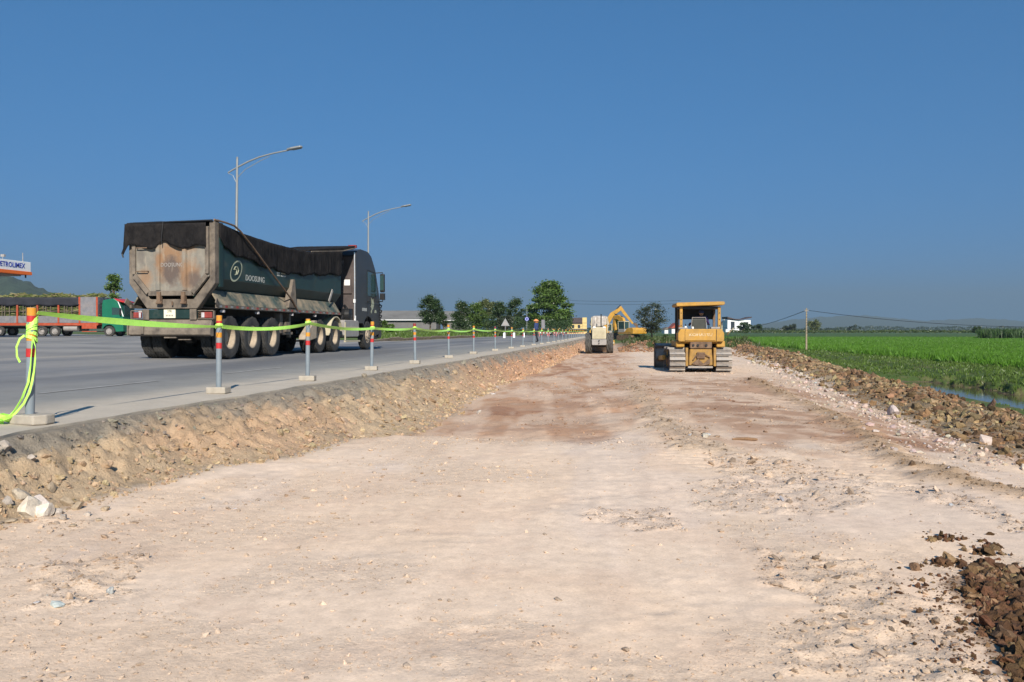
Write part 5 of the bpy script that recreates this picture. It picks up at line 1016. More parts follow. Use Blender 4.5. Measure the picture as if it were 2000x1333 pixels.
x, y = WP(1233, 122); excavator((x, y, .22), R(38), 'yellow excavator with open cab beside the grey tree, its boom bent low', ([(1.2, 1.5), (2.1, 3.1), (3.0, 3.55), (3.9, 3.5)], [.7, .85, .7, .5]), ([(3.9, 3.75), (4.0, 2.6), (3.6, 1.2)], [.5, .5, .3]))
x, y = WP(1176, 140); excavator((x, y, .0), R(-96), 'yellow excavator behind the road roller with its boom raised high', ([(.5, 1.5), (.9, 3.2), (1.7, 4.5), (3.2, 5.5)], [.7, .85, .75, .5]), ([(3.0, 5.8), (3.6, 4.9), (5.2, 2.9)], [.45, .5, .3]))
# ------------------------------------------------------------------ lorry loaded with cane, on the forecourt
xc, Zc = (252 - 1000) / F * 79.5, 79.5
lx, ly = xc * CT - Zc * ST, xc * ST + Zc * CT
K = empty('cargo_truck', (lx, ly, float(lot_z(lx))), TH - R(90) - R(0), 'green cab cargo truck with red rails and cane load on the forecourt', 'cargo truck')
# local: +y is forward (towards photo right), +x is the near side; front bumper at y = 0
ct = tyre_mesh('cargo_tyre', .50, .28, .27, .02, 32); crd = rim_mesh('cargo_rim', .27, .28); crc = rim_mesh('cargo_front_rim', .27, .28, False)
for y in (-1.35, -6.5, -7.75, -11.8, -13.0):
    for s in (1, -1): put_wheel(K, ct, crc if y > -7 else crd, s * 1.05, y, .5, s, M['rubber'], M['rim'] if y in (-6.5,) else M['greysteel'])
b = MB()
for s in (-1, 1): b.box(s * .42 - .05, s * .42 + .05, -14.0, -.4, .75, 1.0)
b.build('frame', M['chassis'], K)
cp = [(-2.0, .75), (-2.0, 3.0), (-1.9, 3.45), (-.9, 3.62), (-.45, 3.3), (-.28, 2.9), (.0, 2.0), (.02, .5), (-.7, .45)] + [(-1.35 + .62 * math.cos(t), .5 + .62 * math.sin(t)) for t in np.linspace(R(5), R(160), 9)]
b = MB(); b.prism(cp, -1.2, 1.2); cb = b.build('cab', M['truck_green'], K, bevel=.05, seg=2)
for s in (1, -1):
    b = MB(); b.prism([(-1.05, 2.05), (-1.05, 2.75), (-.42, 2.72), (-.18, 2.1)], s * 1.2 - .01, s * 1.2 + .01); b.build('door_window', M['glass'], cb)
    b = MB(); b.box(s * 1.38 - .08, s * 1.38 + .08, -.25, -.12, 2.0, 2.7); b.build('mirror', M['black'], K, bevel=.03)
    b = MB(); b.prism([(-.02, 1.9), (-.32, 2.85), (-.5, 3.3), (-.44, 3.3), (-.24, 2.85), (.06, 1.9)], s * 1.18 - .02, s * 1.18 + .04); b.build('pillar_trim', M['white'], cb)
    b = MB()
    for k in range(6): b.box(s * 1.0 - .12, s * 1.0 + .12, -2.2, -2.02, 1.35 + .33 * k, 1.55 + .33 * k)
    b.build('air_intake', M['black'], K)
b = MB(); b.prism([(-.95, 3.64), (-.2, 3.42), (.1, 3.32), (.1, 3.22), (-.3, 3.3), (-.95, 3.5)], -1.1, 1.1); b.build('sun_visor', M['red'], cb)
b = MB(); b.box(-1.05, 1.05, .0, .06, 2.0, 2.95); b.build('windscreen', M['glass'], cb); b = MB(); b.tube([(1.21, -1.15, 1.65), (1.215, -1.05, 1.55), (1.21, -1.15, 1.45)], .05, 6); b.build('door_emblem', M['white'], cb)
b = MB(); b.box(-1.2, 1.2, -14.2, -2.35, 1.12, 1.3); b.build('load_bed', M['truck_red'], K)
b = MB(); b.box(-1.2, 1.2, -2.42, -2.36, 1.3, 3.75); b.build('headboard', M['lorry_grey'], K)
for s in (1, -1):
    x = s * 1.2
    b = MB(); b.box(x - .02, x + .02, -14.1, -2.4, 1.3, 1.95); lp_ = b.build('lower_board', M['lorry_grey'], K)
    b = MB(); b.box(x - .02, x + .02, -4.05, -2.45, 1.96, 3.75); b.build('front_panel', M['lorry_grey'], K)
    for k in range(38): b = MB(); b.box(x + s * .02 - .012, x + s * .02 + .012, -14.0 + k * .3, -13.94 + k * .3, 1.34, 1.92); b.build('board_rib', M['lorry_grey'], lp_)
    for y in (-2.45, -4.1, -6.1, -8.1, -10.0, -12.0, -14.1): b = MB(); b.box(x - .06, x + .06, y - .08, y + .08, 1.3, 3.75 if y > -4.2 else 2.98); b.build('stake', M['truck_red'], K)
    for y0 in (-6.1, -8.1, -10.0, -12.0, -14.1):
        for k in (.55, .8, 1.25): b = MB(); b.box(x - .02, x + .02, y0 + k - .025, y0 + k + .025, 1.96, 2.98); b.build('slat', M['frame_tan'], K)
        b = MB(); b.box(x - .025, x + .025, y0 + .1, y0 + 1.9, 2.38, 2.43); b.build('rail', M['frame_tan'], K)
    sheet(lambda u, v, s=s: (s * (1.24 + .02 * math.sin(u * 40) * v), -14.2 + 10.1 * u, 3.72 * (1 - v) + (2.92 + .05 * math.sin(u * 33)) * v), 50, 6, 'side_tarpaulin', M['tarp'], K)
    b = MB(); b.box(x - .04, x + .04, -3.9, -2.5, .75, 1.1); b.box(x - .03, x + .03, -3.9, -2.5, .45, .52); b.build('side_guard', M['truck_red'], K)
    b = MB(); b.box(x - .03, x + .03, -14.1, -2.4, 1.05, 1.2); b.build('side_rail', M['truck_red'], K)
    b = MB(); b.cyl((s * .9, -5.7, .78), (s * .9, -4.4, .78), .27, 16); b.build('fuel_tank', M['greysteel'], K)
# the cane load: a mass of stalks and leaf ends
k = 2600; r = np.random.default_rng(3); x = r.uniform(-1.12, 1.12, k); y = r.uniform(-14, -2.5, k); z = r.uniform(1.4, 3.9, k); shell = r.uniform(0, 1, k); side = shell < .45
x = np.where(side, np.sign(x) * r.uniform(1.0, 1.13, k), x); z = np.where(side, z, r.uniform(3.65, 4.0, k) + .12 * np.sin(y * 1.7)); ln = r.uniform(.35, .9, k); an = r.normal(0, .35, k); bn_ = r.normal(0, .25, k)
d = np.stack([np.where(side, bn_ * .15, bn_), np.cos(an) * (1 - abs(bn_)), np.sin(an) * .6], -1) * ln[:, None] * .5; p = np.stack([x, y, z], -1); wv = np.stack([np.zeros(k), np.zeros(k), np.full(k, .028)], -1)
Vs = np.stack([p - d - wv, p + d - wv, p + d + wv, p - d + wv], 1); Vs[:, :, 0] += np.where(Vs[:, :, 0] > 1.16, 1.16 - Vs[:, :, 0], 0)
cl = np.where((r.uniform(0, 1, k) < .4)[:, None], jitter((.13, .14, .045), k, .35), np.where((r.uniform(0, 1, k) < .55)[:, None], jitter((.05, .075, .02), k, .3), jitter((.21, .18, .09), k, .3)))
b = MB(); b.box(-1.0, 1.0, -14.0, -2.5, 1.32, 3.75); core = b.mesh('core'); cv_ = np.array([v.co[:] for v in core.vertices]); cf_ = np.array([list(q.vertices) for q in core.polygons])
o = link('cane_load', np_mesh('cane_load', np.concatenate([Vs.reshape(-1, 3), cv_]), np.concatenate([np.arange(4 * k).reshape(k, 4), cf_ + 4 * k]), np.concatenate([np.repeat(cl, 4, 0), np.tile((.05, .055, .02), (len(cv_), 1))])), M['cane'])
o.location = K.location; o.rotation_euler = K.rotation_euler; setp(o, 'heaped green cane stalks piled in the cargo truck', 'cane', kind='stuff')
# ------------------------------------------------------------------ filling station canopy
gx, gy = WP(61, 68); GZ = 6.0
S_ = empty('filling_station', (gx, gy, float(lot_z(gx))), 0, 'white filling station canopy with orange band and blue lettering', 'filling station'); z0 = float(lot_z(gx)); zb = (HY - 538) / F * 68 + CZ - z0; zt = (HY - 513) / F * 68 + CZ - z0
b = MB(); b.box(-12, 0, -24, 0, zb + .25, zt); cn = b.build('canopy', M['white'], S_, bevel=.02)
b = MB(); b.box(-12.02, .06, -24.02, .06, zb, zb + .249); b.build('orange_band', M['fascia_orange'], cn)
b = MB(); b.box(-11.5, -.5, -23.5, -.5, zb - .12, zb - .005); b.build('soffit', M['greysteel'], cn)
text('lettering', 'PETROLIMEX', .56, M['bluetext'], cn, (.006, -2.2, (zb + .25 + zt) / 2 + .02), SIDE_R, sx=.92, ext=.01, space=1.02)
for a in (-9.5, -2.5):
    for c in (-20, -9): b = MB(); b.box(a - .25, a + .25, c - .25, c + .25, 0, zb - .12); b.build('column', M['white'], S_)
for c, h in ((-.4, .75), (-4.6, .5)): b = MB(); b.cyl((-.4, c, zt), (-.4, c, zt + h), .03, 6); b.build('lightning_rod', M['greysteel'], S_)
b = MB(); b.cyl((-.6, -2.4, zt), (-.6, -2.4, zt + .3), .025, 6); b.box(-.75, -.45, -2.45, -2.25, zt + .25, zt + .45, Matrix.Rotation(.0, 4, 'X')); b.build('floodlight', M['greysteel'], S_, bevel=.02)
b = MB(); b.cyl((-.2, -.35, zb - .25), (-.2, -.35, zb), .06, 8); b.build('soffit_lamp', M['black'], S_)
# ------------------------------------------------------------------ buildings
def px2(Z): return Z / F
def box_house(name, pxl, pxr, ytop, ybase, Z, depth, wallm, label, roof, rz=0.):
    """house placed by its real width and height at distance Z"""
    x, y = WP((pxl + pxr) / 2, Z); w_ = (pxr - pxl) * px2(Z); zb = CZ - (ybase - HY) * px2(Z); h = (ybase - ytop) * px2(Z)
    r = empty(name, (x, y, zb), -0 + TH + rz, label, 'house' if 'warehouse' not in name else 'warehouse'); return r, w_, h, depth
def openings(r, spec, y, parent, fm, gm=M['window_dark']):
    for (a, c, w_, h) in spec:
        b = MB(); b.box(a - w_ / 2 - .08, a + w_ / 2 + .08, y - .05, y + .02, c - .08, c + h + .08); f_ = b.build('window', fm, parent); b = MB(); b.box(a - w_ / 2, a + w_ / 2, y - .07, y - .052, c, c + h); b.build('pane', gm, f_)
r, w_, h, d_ = box_house('house', 1108, 1146, 620, 653, 250, 7, M['wall_yellow'], 'yellow two storey house with dark roof beyond the roller', None)
b = MB(); b.box(-w_ / 2, w_ / 2 - 1.35, 0, d_, 0, h * .62); wl_ = b.build('wall', M['wall_yellow'], r); b = MB(); b.box(w_ / 2 - 1.348, w_ / 2, -.2, d_, 0, h * .98); b.build('tower', M['wall_yellow'], r)
b = MB(); b.prism([(-w_ / 2 - .25, h * .622), (w_ / 2 - 1.36, h * .622), (w_ / 2 - 1.36, h * .97), (-w_ / 2 + 1.3, h * .97)], -.3, d_, 'y'); b.build('roof', M['roof_dark'], r)
openings(r, [(-1.2, h * .36, .6, .9), (.6, h * .36, .6, .9)], 0, wl_, M['frame_tan']); b = MB(); b.box(-w_ / 2 - .4, w_ / 2 + .1, -1.2, -.22, h * .27, h * .31); b.build('ledge', M['wall_grey'], r)
r, w_, h, d_ = box_house('house', 1421, 1466, 619, 649, 330, 8, M['wall_white'], 'modern white house with upturned dark roof right of the bulldozer', None)
b = MB(); b.box(-w_ / 2, w_ / 2, 0, d_, 0, h * .78); wl_ = b.build('wall', M['wall_white'], r)
b = MB(); b.prism([(-w_ / 2 - .2, h * 1.0), (-w_ / 4, h * .87), (0, h * .84), (w_ / 4, h * .87), (w_ / 2 + .2, h * 1.0), (w_ / 2 + .2, h * .92), (0, h * .785), (-w_ / 2 - .2, h * .88)], -.8, d_ + .3, 'y'); b.build('roof', M['roof_dark'], r)
openings(r, [(-w_ * .28, h * .18, w_ * .17, h * .5), (w_ * .06, h * .12, w_ * .12, h * .3), (w_ * .3, h * .3, w_ * .2, h * .35)], 0, wl_, M['wall_white'])
b = MB(); b.box(-w_ / 2 - 1.5, -w_ / 2 + 2.5, -3, -.1, 0, h * .18); b.build('annex', M['wall_white'], r)
r, w_, h, d_ = box_house('house', 1409, 1421, 624, 649, 360, 5, M['wall_yellow'], 'small cream house with tan roof left of the modern white house', None)
b = MB(); b.box(-w_ / 2, w_ / 2, 0, d_, 0, h * .55); b.build('wall', M['pale'], r); b = MB(); b.prism([(-w_ / 2 - .4, h * .552), (w_ / 2 + .4, h * .552), (0, h * .85)], -.3, d_, 'y'); b.build('roof', M['frame_tan'], r); b = MB(); b.box(-.15, .15, .5, .8, h * .7, h * 1.05); b.build('finial', M['pale'], r)
r, w_, h, d_ = box_house('house', 1312, 1330, 631, 652, 260, 6, M['wall_white'], 'white house with red gable roof left of the bulldozer', None)
b = MB(); b.box(-w_ / 2, w_ / 2, 0, d_, 0, h * .5); wl_ = b.build('wall', M['wall_white'], r); b = MB(); b.prism([(-w_ / 2 - .3, h * .502), (w_ / 2 + .3, h * .502), (0, h)], -.4, d_, 'y'); b.build('roof', M['roof_red'], r); openings(r, [(0, h * .12, .9, h * .25)], 0, wl_, M['wall_white'])
r, w_, h, d_ = box_house('house', 1298, 1310, 639, 652, 300, 6, M['wall_white'], 'small white house far down the track left of the red roof', None)
b = MB(); b.box(-w_ / 2, w_ / 2, 0, d_, 0, h * .6); b.build('wall', M['wall_white'], r); b = MB(); b.prism([(-w_ / 2 - .3, h * .602), (w_ / 2 + .3, h * .602), (0, h)], -.3, d_, 'y'); b.build('roof', M['frame_tan'], r)
for (a, c, t, Zq, lab) in ((1524, 1531, 641, 900, 'tiny white farmhouse on the horizon left of the utility pole'), (1620, 1634, 643, 1000, 'wider of two tiny white houses on the right horizon'), (1642, 1652, 644, 1020, 'narrower of two tiny white houses on the right horizon')):
    r, w_, h, d_ = box_house('house', a, c, t, 650, Zq, 6, M['wall_white'], lab, None); b = MB(); b.box(-w_ / 2, w_ / 2, 0, d_, 0, h * .65); b.build('wall', M['wall_white'], r); b = MB(); b.prism([(-w_ / 2 - .3, h * .652), (w_ / 2 + .3, h * .652), (0, h)], -.3, d_, 'y'); b.build('roof', M['wall_grey'], r)
for (a, c, t, e, Zq, lab) in ((738, 852, 607, 626, 150, 'long low grey warehouse with fibre roof left of the round tree'), (866, 915, 608, 627, 156, 'grey warehouse with pale eaves right of the round tree')):
    r, w_, h, d_ = box_house('warehouse', a, c, t, 648, Zq, 9, None, lab, None); he = (648 - e) * px2(Zq)
    b = MB(); b.box(-w_ / 2, w_ / 2, 0, d_, -.5, he); wl_ = b.build('wall', M['wall_grey'], r); b = MB(); b.prism([(-.5, he), (d_ / 2, h), (d_ + .5, he), (d_ + .5, he + .1), (d_ / 2, h + .1), (-.5, he + .1)], -w_ / 2 - .2, w_ / 2 + .2); b.build('roof', M['roof_grey'], r)
    b = MB(); b.box(-w_ / 2 - .2, w_ / 2 + .2, -.6, -.503, he - .02, he + .12); b.build('gutter', M['wall_white'], r)
    for k in range(int(w_ / 2.4)): b = MB(); b.box(-w_ / 2 + .6 + k * 2.4, -w_ / 2 + .75 + k * 2.4, -.08, -.002, -.4, he - .1); b.build('pilaster', M['wall_grey'], wl_)
# ------------------------------------------------------------------ trees
def leaf_cloud(n, centers, rad, size, r, flat=.8, cols=None):
    c = centers[r.integers(0, len(centers), n)]; d = r.normal(size=(n, 3)); d /= np.linalg.norm(d, axis=1)[:, None]; p = c[:, :3] + d * np.clip(np.abs(r.normal(.35, .38, (n, 1))), 0, 1.35) * c[:, 3:4] * np.array((1, 1, flat))
    a = r.normal(size=(n, 3)); a[:, 2] *= .5; a /= np.linalg.norm(a, axis=1)[:, None]; b_ = np.cross(a, r.normal(size=(n, 3))); b_ /= np.linalg.norm(b_, axis=1)[:, None]; s = size * r.uniform(.6, 1.35, (n, 1))
    V = np.stack([p - a * s, p - b_ * s * .45 + a * s * .1, p + a * s, p + b_ * s * .45 + a * s * .1], 1)
    return V.reshape(-1, 3), np.arange(4 * n).reshape(n, 4), np.repeat(np.repeat(r.uniform(.65, 1.35, (n, 1)), 3, 1), 4, 0)
def tree(name, px, ybase, ytop, pw, Z, mt, label, n=3500, clumps=26, seed=1, trunk=.25, leaf=None, flat=.75, shape='round', cat='tree', group=None):
    r = np.random.default_rng(seed); x, y = WP(px, Z); k = px2(Z); zb = CZ - (ybase - HY) * k; H = (ybase - ytop) * k; Wd = pw * k / 2
    T_ = empty(name, (x, y, zb), 0, label, cat, group); hb = H * trunk; cs = []
    for i in range(clumps):
        u = r.uniform(0, 1); ph = r.uniform(0, 6.283); zc = hb + (H - hb) * (.08 + .84 * u)
        prof = {'round': math.sin(math.pi * min(.98, max(.05, u * .92 + .06))) ** .6, 'cone': (1 - u) ** .8 * .95 + .1, 'spread': (1 - u ** 2.2) * 1.0 + .08, 'fan': .25 + .75 * u}[shape]
        q = Wd * prof * math.sqrt(r.uniform(.1, 1)) * .82; cr = (H - hb) * r.uniform(.13, .25) * (1.25 if clumps < 20 else 1)
        cs.append((q * math.cos(ph), q * math.sin(ph), zc, min(cr, Wd * .55)))
    cs = np.array(cs); b = MB(); tr = max(.06, H * .022); b.tube([(0, 0, -.3), (tr * .3, 0, hb * .6), (0, tr * .4, hb * 1.1), (0, 0, hb + (H - hb) * .6)], [tr * 1.3, tr, tr * .85, tr * .25], 8)
    for c in cs[:14]: z0 = hb * r.uniform(.7, 1.2) + .1; b.tube([(0, 0, z0), (c[0] * .5, c[1] * .5, (z0 + c[2]) / 2 + .05 * H), (c[0], c[1], c[2])], [tr * .5, tr * .3, tr * .1], 6)
    b.build('trunk', M['bark'], T_, smooth=True)
    V, Fc, C = leaf_cloud(int(n * 2.7), cs, None, leaf or max(.10, k * 1.5), r, flat); link('crown', np_mesh('crown', V, Fc, C), mt, T_); return T_
tree('tree', 840, 643, 577, 54, 108, M['leaf_dark'], 'dense round dark tree standing before the long warehouse', 5200, 34, 1, .12)
tree('tree', 866, 645, 609, 26, 106, M['leaf_dark'], 'small dark tree at the right foot of the round tree', 1500, 12, 2, .12)
tree('tree', 904, 648, 588, 42, 112, M['leaf_dark'], 'dark upright tree with notched top right of the warehouses', 3800, 26, 3, .08)
tree('tree', 932, 648, 592, 44, 118, M['leaf_big'], 'mid green spreading tree between dark and pale trees', 3600, 26, 4, .1)
tree('tree', 951, 648, 583, 58, 150, M['leaf_pale'], 'pale olive feathery tree rising behind the row', 3800, 30, 5, .1)
tree('tree', 975, 648, 590, 38, 128, M['leaf_dark'], 'shadowy tree between the pale tree and the palm like tree', 3200, 24, 6, .06)
tree('tree', 1008, 648, 583, 50, 135, M['leaf_dark'], 'dark ragged tree just left of the big spreading tree', 3600, 28, 7, .06)
tree('tree', 990, 650, 615, 40, 120, M['leaf_grey'], 'low grey green tree in front of the dark ragged tree', 1800, 14, 17, .05)
tree('tree', 1075, 652, 547, 108, 150, M['leaf_big'], 'biggest tree, broad and tiered, beside the road', 11000, 60, 8, .08, .26, .4, 'spread')
tree('tree', 1040, 652, 620, 46, 150, M['leaf_dark'], 'dark undergrowth tree below the biggest tree on its left', 2000, 16, 18, .05)
tree('tree', 1273, 658, 588, 70, 92, M['leaf_grey'], 'thin twiggy grey green tree right of the excavators', 2300, 46, 9, .06, .09, .8, 'round')
tree('tree', 1206, 655, 622, 30, 170, M['leaf_dark'], 'dark tree behind the low boomed excavator cab', 1400, 14, 10, .1)
tree('tree', 222, 657, 530, 44, 96, M['leaf_big'], 'leafy tree showing between the cargo truck and the dump truck', 2200, 26, 11, .25, .14, .5, 'cone')
tree('tree', 1453, 650, 630, 30, 300, M['leaf_dark'], 'dark tree covering the right half of the modern white house', 1500, 16, 12, .05)
tree('tree', 1480, 651, 634, 26, 320, M['leaf_dark'], 'dark green tree right of the modern white house', 1200, 12, 13, .05)
tree('tree', 1590, 651, 626, 32, 420, M['leaf_pale'], 'feathery pale clump right behind the utility pole', 1500, 18, 14, .05, None, .9, 'fan')
tree('tree', 1540, 651, 633, 44, 430, M['leaf_grey'], 'feathery clump left of the utility pole', 1500, 18, 15, .05, None, .9, 'fan')
tree('tree', 1906, 656, 638, 20, 260, M['leaf_dark'], 'small lone tree beside the maize plot', 900, 10, 16, .3)
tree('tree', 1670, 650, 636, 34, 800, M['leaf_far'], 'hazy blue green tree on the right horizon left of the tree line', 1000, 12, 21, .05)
tree('bush', 757, 650, 624, 28, 74, M['leaf_big'], 'round green bush in front of the long warehouse', 1500, 14, 19, .05, cat='bush')
tree('bush', 1262, 683, 655, 44, 72, M['weed'], 'weedy green bush on the heap right of the excavator', 1600, 18, 22, .02, .07, .8, 'spread', cat='bush')
tree('bush', 1300, 676, 655, 36, 74, M['weed'], 'weedy bush on the heap just left of the bulldozer blade', 1200, 14, 23, .02, .07, .8, 'spread', cat='bush')
# far tree lines: masses nobody could count
def far_line(name, p0, p1, ytop, Z, mt, n, label, seed, var=.5):
    r = np.random.default_rng(seed); px = r.uniform(p0, p1, n); k = px2(Z); hh = (HY + 2 - ytop) * (.45 + var * fbm(px * .05, px * 0, 4, seed)) ; Zs = Z * r.uniform(.97, 1.06, n); x, y = WP(px, Zs); z = CZ + (-2 + hh * r.uniform(0, 1, n) ** .8) * k
    c = np.stack([x, y, z, np.full(n, 2.2 * k)], -1); V, Fc, C = leaf_cloud(n, c, None, k * 1.7, r); o = link(name, np_mesh(name, V, Fc, C), mt); setp(o, label, None, None, 'stuff')
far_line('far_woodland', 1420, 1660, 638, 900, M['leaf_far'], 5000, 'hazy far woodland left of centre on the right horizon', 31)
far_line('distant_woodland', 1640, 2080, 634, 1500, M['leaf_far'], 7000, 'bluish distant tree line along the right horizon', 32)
far_line('roadside_woodland', 1090, 1330, 638, 420, M['leaf_dark'], 3500, 'dark woodland at the end of the road', 33)
far_line('roadside_thicket', 882, 1118, 612, 128, M['leaf_dark'], 9000, 'dark thicket filling the gaps under the roadside trees', 36, .6)
far_line('hedge', 1425, 2080, 643, 300, M['weed'], 9000, 'scrubby hedge along the far side of the rice field', 34, .3)
far_line('verge_scrub', 735, 1130, 641, 105, M['weed'], 5000, 'low weeds and scrub along the verge beyond the road', 35, .4)
# ------------------------------------------------------------------ rice, grass, weeds, maize
def blades(name, X, Y, Z, h, wd, mt, label, seed, per=3, lean=.35):
    r = np.random.default_rng(seed); n = len(X) * per; x = np.repeat(X, per) + r.normal(0, .04, n) * (np.repeat(h, per) * 2); y = np.repeat(Y, per) + r.normal(0, .04, n) * (np.repeat(h, per) * 2); z = np.repeat(Z, per); hh = np.repeat(h, per) * r.uniform(.65, 1.15, n); ww = np.repeat(wd, per)
    a = r.uniform(0, 6.283, n); ln = np.abs(r.normal(0, lean, n)) * hh; dx_, dy_ = np.cos(a) * ln, np.sin(a) * ln; b_ = r.uniform(0, 6.283, n); sx_, sy_ = np.cos(b_) * ww, np.sin(b_) * ww
    V = np.stack([np.stack([x - sx_, y - sy_, z - .05], -1), np.stack([x + sx_, y + sy_, z - .05], -1), np.stack([x + dx_ * .4 + sx_ * .8, y + dy_ * .4 + sy_ * .8, z + hh * .6], -1), np.stack([x + dx_, y + dy_, z + hh * .96], -1)], 1)
    C = np.repeat(np.repeat(r.uniform(.7, 1.3, (n, 1)), 3, 1), 4, 0); o = link(name, np_mesh(name, V.reshape(-1, 3), np.arange(4 * n).reshape(n, 4), C), mt); return setp(o, label, None, None, 'stuff')
r = np.random.default_rng(77)
k = 150000; Zs = np.exp(r.uniform(math.log(32), math.log(240), k)); X, Y = WP(r.uniform(1400, 2070, k), Zs); ok = (X > 19.3 + .6 * (fbm(Y * .3, Y * 0, 3, 8) - .5)) & (Y < 236); X, Y, Zs = X[ok], Y[ok], Zs[ok]
pt = .85 + .3 * fbm(X * .08, Y * .05, 3, 12); blades('rice', X, Y, HT(X, Y), .5 * pt, .004 + Zs * .00022, M['rice'], 'bright green young rice filling the field right of the works', 1, 3, .25)
k = 46000; Zs = np.exp(r.uniform(math.log(12), math.log(110), k)); X, Y = WP(r.uniform(1380, 2070, k), Zs); d = X - Xb(Y); z = HT(X, Y); ok = (d > 1.5) & (X < 19.2) & (z > -.47) & (fbm(X * .8, Y * .8, 3, 19) > np.where(d < 2.6, .55, .33)); X, Y, Zs, z = X[ok], Y[ok], Zs[ok], z[ok]
blades('grass', X, Y, z, r.uniform(.06, .19, len(X)) * np.where((X < 12.6) & (Y < 38), .4, 1) * (.6 + .8 * fbm(X * .4, Y * .4, 3, 23)), .004 + Zs * .00028, M['grass'], 'rough grass between the spoil heap and the rice field', 2, 3, .5)
k = 9000; px = r.uniform(735, 1135, k); Zs = np.exp(r.uniform(math.log(56), math.log(170), k)); X, Y = WP(px, Zs); ok = (X < -16.2) & (X > -40); X, Y, Zs = X[ok], Y[ok], Zs[ok]
blades('verge_grass', X, Y, HT(X, Y), r.uniform(.15, .5, len(X)), .01 + Zs * .0005, M['grass'], 'uneven grass on the verge beyond the road', 3, 3, .5)
k = 5000; X = r.uniform(1.2, 12, k); Y = r.uniform(67, 112, k); ok = fbm(X * .5, Y * .5, 3, 29) > ip(X, [1, 5, 7], [.62, .5, .35]); X, Y = X[ok], Y[ok]
blades('heap_weeds', X, Y, HT(X, Y), r.uniform(.15, .6, len(X)), np.full(len(X), .035), M['weed'], 'weeds growing over the heap at the end of the cut', 4, 3, .5)
k = 700; X = Xe(np.linspace(5, 60, k)) + r.uniform(0, .12, k); Y = np.linspace(5, 60, k) + r.normal(0, .1, k); ok = fbm(Y * .6, Y * 0, 3, 3) > .5; X, Y = X[ok], Y[ok]
k = 1700; px = r.uniform(1905, 2100, k); Zs = r.uniform(172, 215, k); X, Y = WP(px, Zs); ok = (px > 1912 + (Zs - 172) * .1); X, Y = X[ok], Y[ok]
blades('maize', X, Y, HT(X, Y), r.uniform(1.9, 2.6, len(X)), np.full(len(X), .11), M['corn'], 'tall dark green maize plot at the far right', 5, 7, .28)
# ------------------------------------------------------------------ poles, wires, signs, verge furniture
x, y = GP(1575, 683, -.15); zz = HTs(x, y); H = (683 - 597) / F * 80.7
U = empty('utility_pole', (x, y, zz), 0, 'slender pale concrete utility pole in the field edge', 'utility pole'); b = MB(); b.prism([(-.085, -.065), (.085, -.065), (.085, .065), (-.085, .065)], -.2, H, 'z'); b.v = [(a * (1 - .35 * max(0, c) / H), d_ * (1 - .35 * max(0, c) / H), c) for a, d_, c in b.v]; b.build('shaft', mat('weathered_pole', (.27, .22, .15), .9, var=.25, scale=5), U, bevel=.01)
b = MB()
for k in range(9): z = H * (.42 + .06 * k); b.box(.01, .05, -.075 * (1 - .35 * z / H), -.062 * (1 - .35 * z / H), z, z + .1)
b.build('climbing_hole', M['window_dark'], U); b = MB(); b.box(-.18, .18, -.05, .05, H - .3, H - .24); b.cyl((-.14, 0, H - .24), (-.14, 0, H - .12), .03, 6); b.cyl((.14, 0, H - .24), (.14, 0, H - .12), .03, 6); b.build('insulator_bracket', M['greysteel'], U)
def wire(p0, p1, sag, rad, label):
    p0, p1 = Vector(p0), Vector(p1); b = MB(); b.tube([p0.lerp(p1, t) - Vector((0, 0, 4 * sag * t * (1 - t))) - p0 for t in np.linspace(0, 1, 25)], rad, 5); o = b.build('overhead_cable', M['black'], None); o.location = p0; setp(o, label, 'cable', 'overhead cables')
tp = Vector((x, y, zz + H - .2)); a_ = WP(1400, 190); c_ = WP(2140, 84)
wire(tp, (a_[0], a_[1], 3.0), 1.2, .028, 'black cable sagging left from the utility pole'); wire(tp, (c_[0], c_[1], 2.15), .62, .022, 'black cable running right from the utility pole across the field')
for k, (yy, lab) in enumerate(((588, 'upper thin power line crossing behind the excavators'), (594, 'lower thin power line crossing behind the excavators'))):
    a_ = WP(1108, 240); c_ = WP(1330, 240); zc = CZ + (HY - yy) / F * 240; wire((a_[0], a_[1], zc + .1), (c_[0], c_[1], zc + .1), .3, .035, lab)
def sign(px, ybase, ytop, Z, kind, label):
    x, y = WP(px, Z); k = px2(Z); zb = CZ - (ybase - HY) * k; h = (ybase - ytop) * k; s_ = empty('road_sign', (x, y, zb), TH, label, 'road sign'); b = MB(); b.cyl((0, 0, -.2), (0, 0, h), .035, 8); b.build('post', M['galv'], s_)
    b = MB()
    if kind == 'tri': b.prism([(-.48, h - .85), (.48, h - .85), (0, h)], -.07, -.045, 'y'); p_ = b.build('panel', M['galv'], s_); b = MB(); b.prism([(-.36, h - .79), (.36, h - .79), (0, h - .17)], -.078, -.072, 'y'); b.build('panel_face', M['greysteel'], p_)
    elif kind == 'round': b.lathe([(0, -.07), (.28, -.07), (.28, -.045), (0, -.045)], 20, 'y', (0, 0, h - 1.6)); p_ = b.build('panel', M['bluetext'], s_); b = MB(); b.lathe([(.16, -.075), (.20, -.075)], 20, 'y', (0, 0, h - 1.6)); b.build('panel_ring', M['white'], p_)
    else: b.box(-.02, .26, -.07, -.045, h - .75, h); b.build('panel', M['lorry_grey'], s_)
sign(987, 657, 622, 92, 'tri', 'triangular warning sign on a white post beyond the road'); sign(1029, 655, 600, 110, 'round', 'blue and white round sign on a thin tall post'); sign(1058, 664, 625, 70, 'board', 'white board sign standing behind the person in the orange hat')
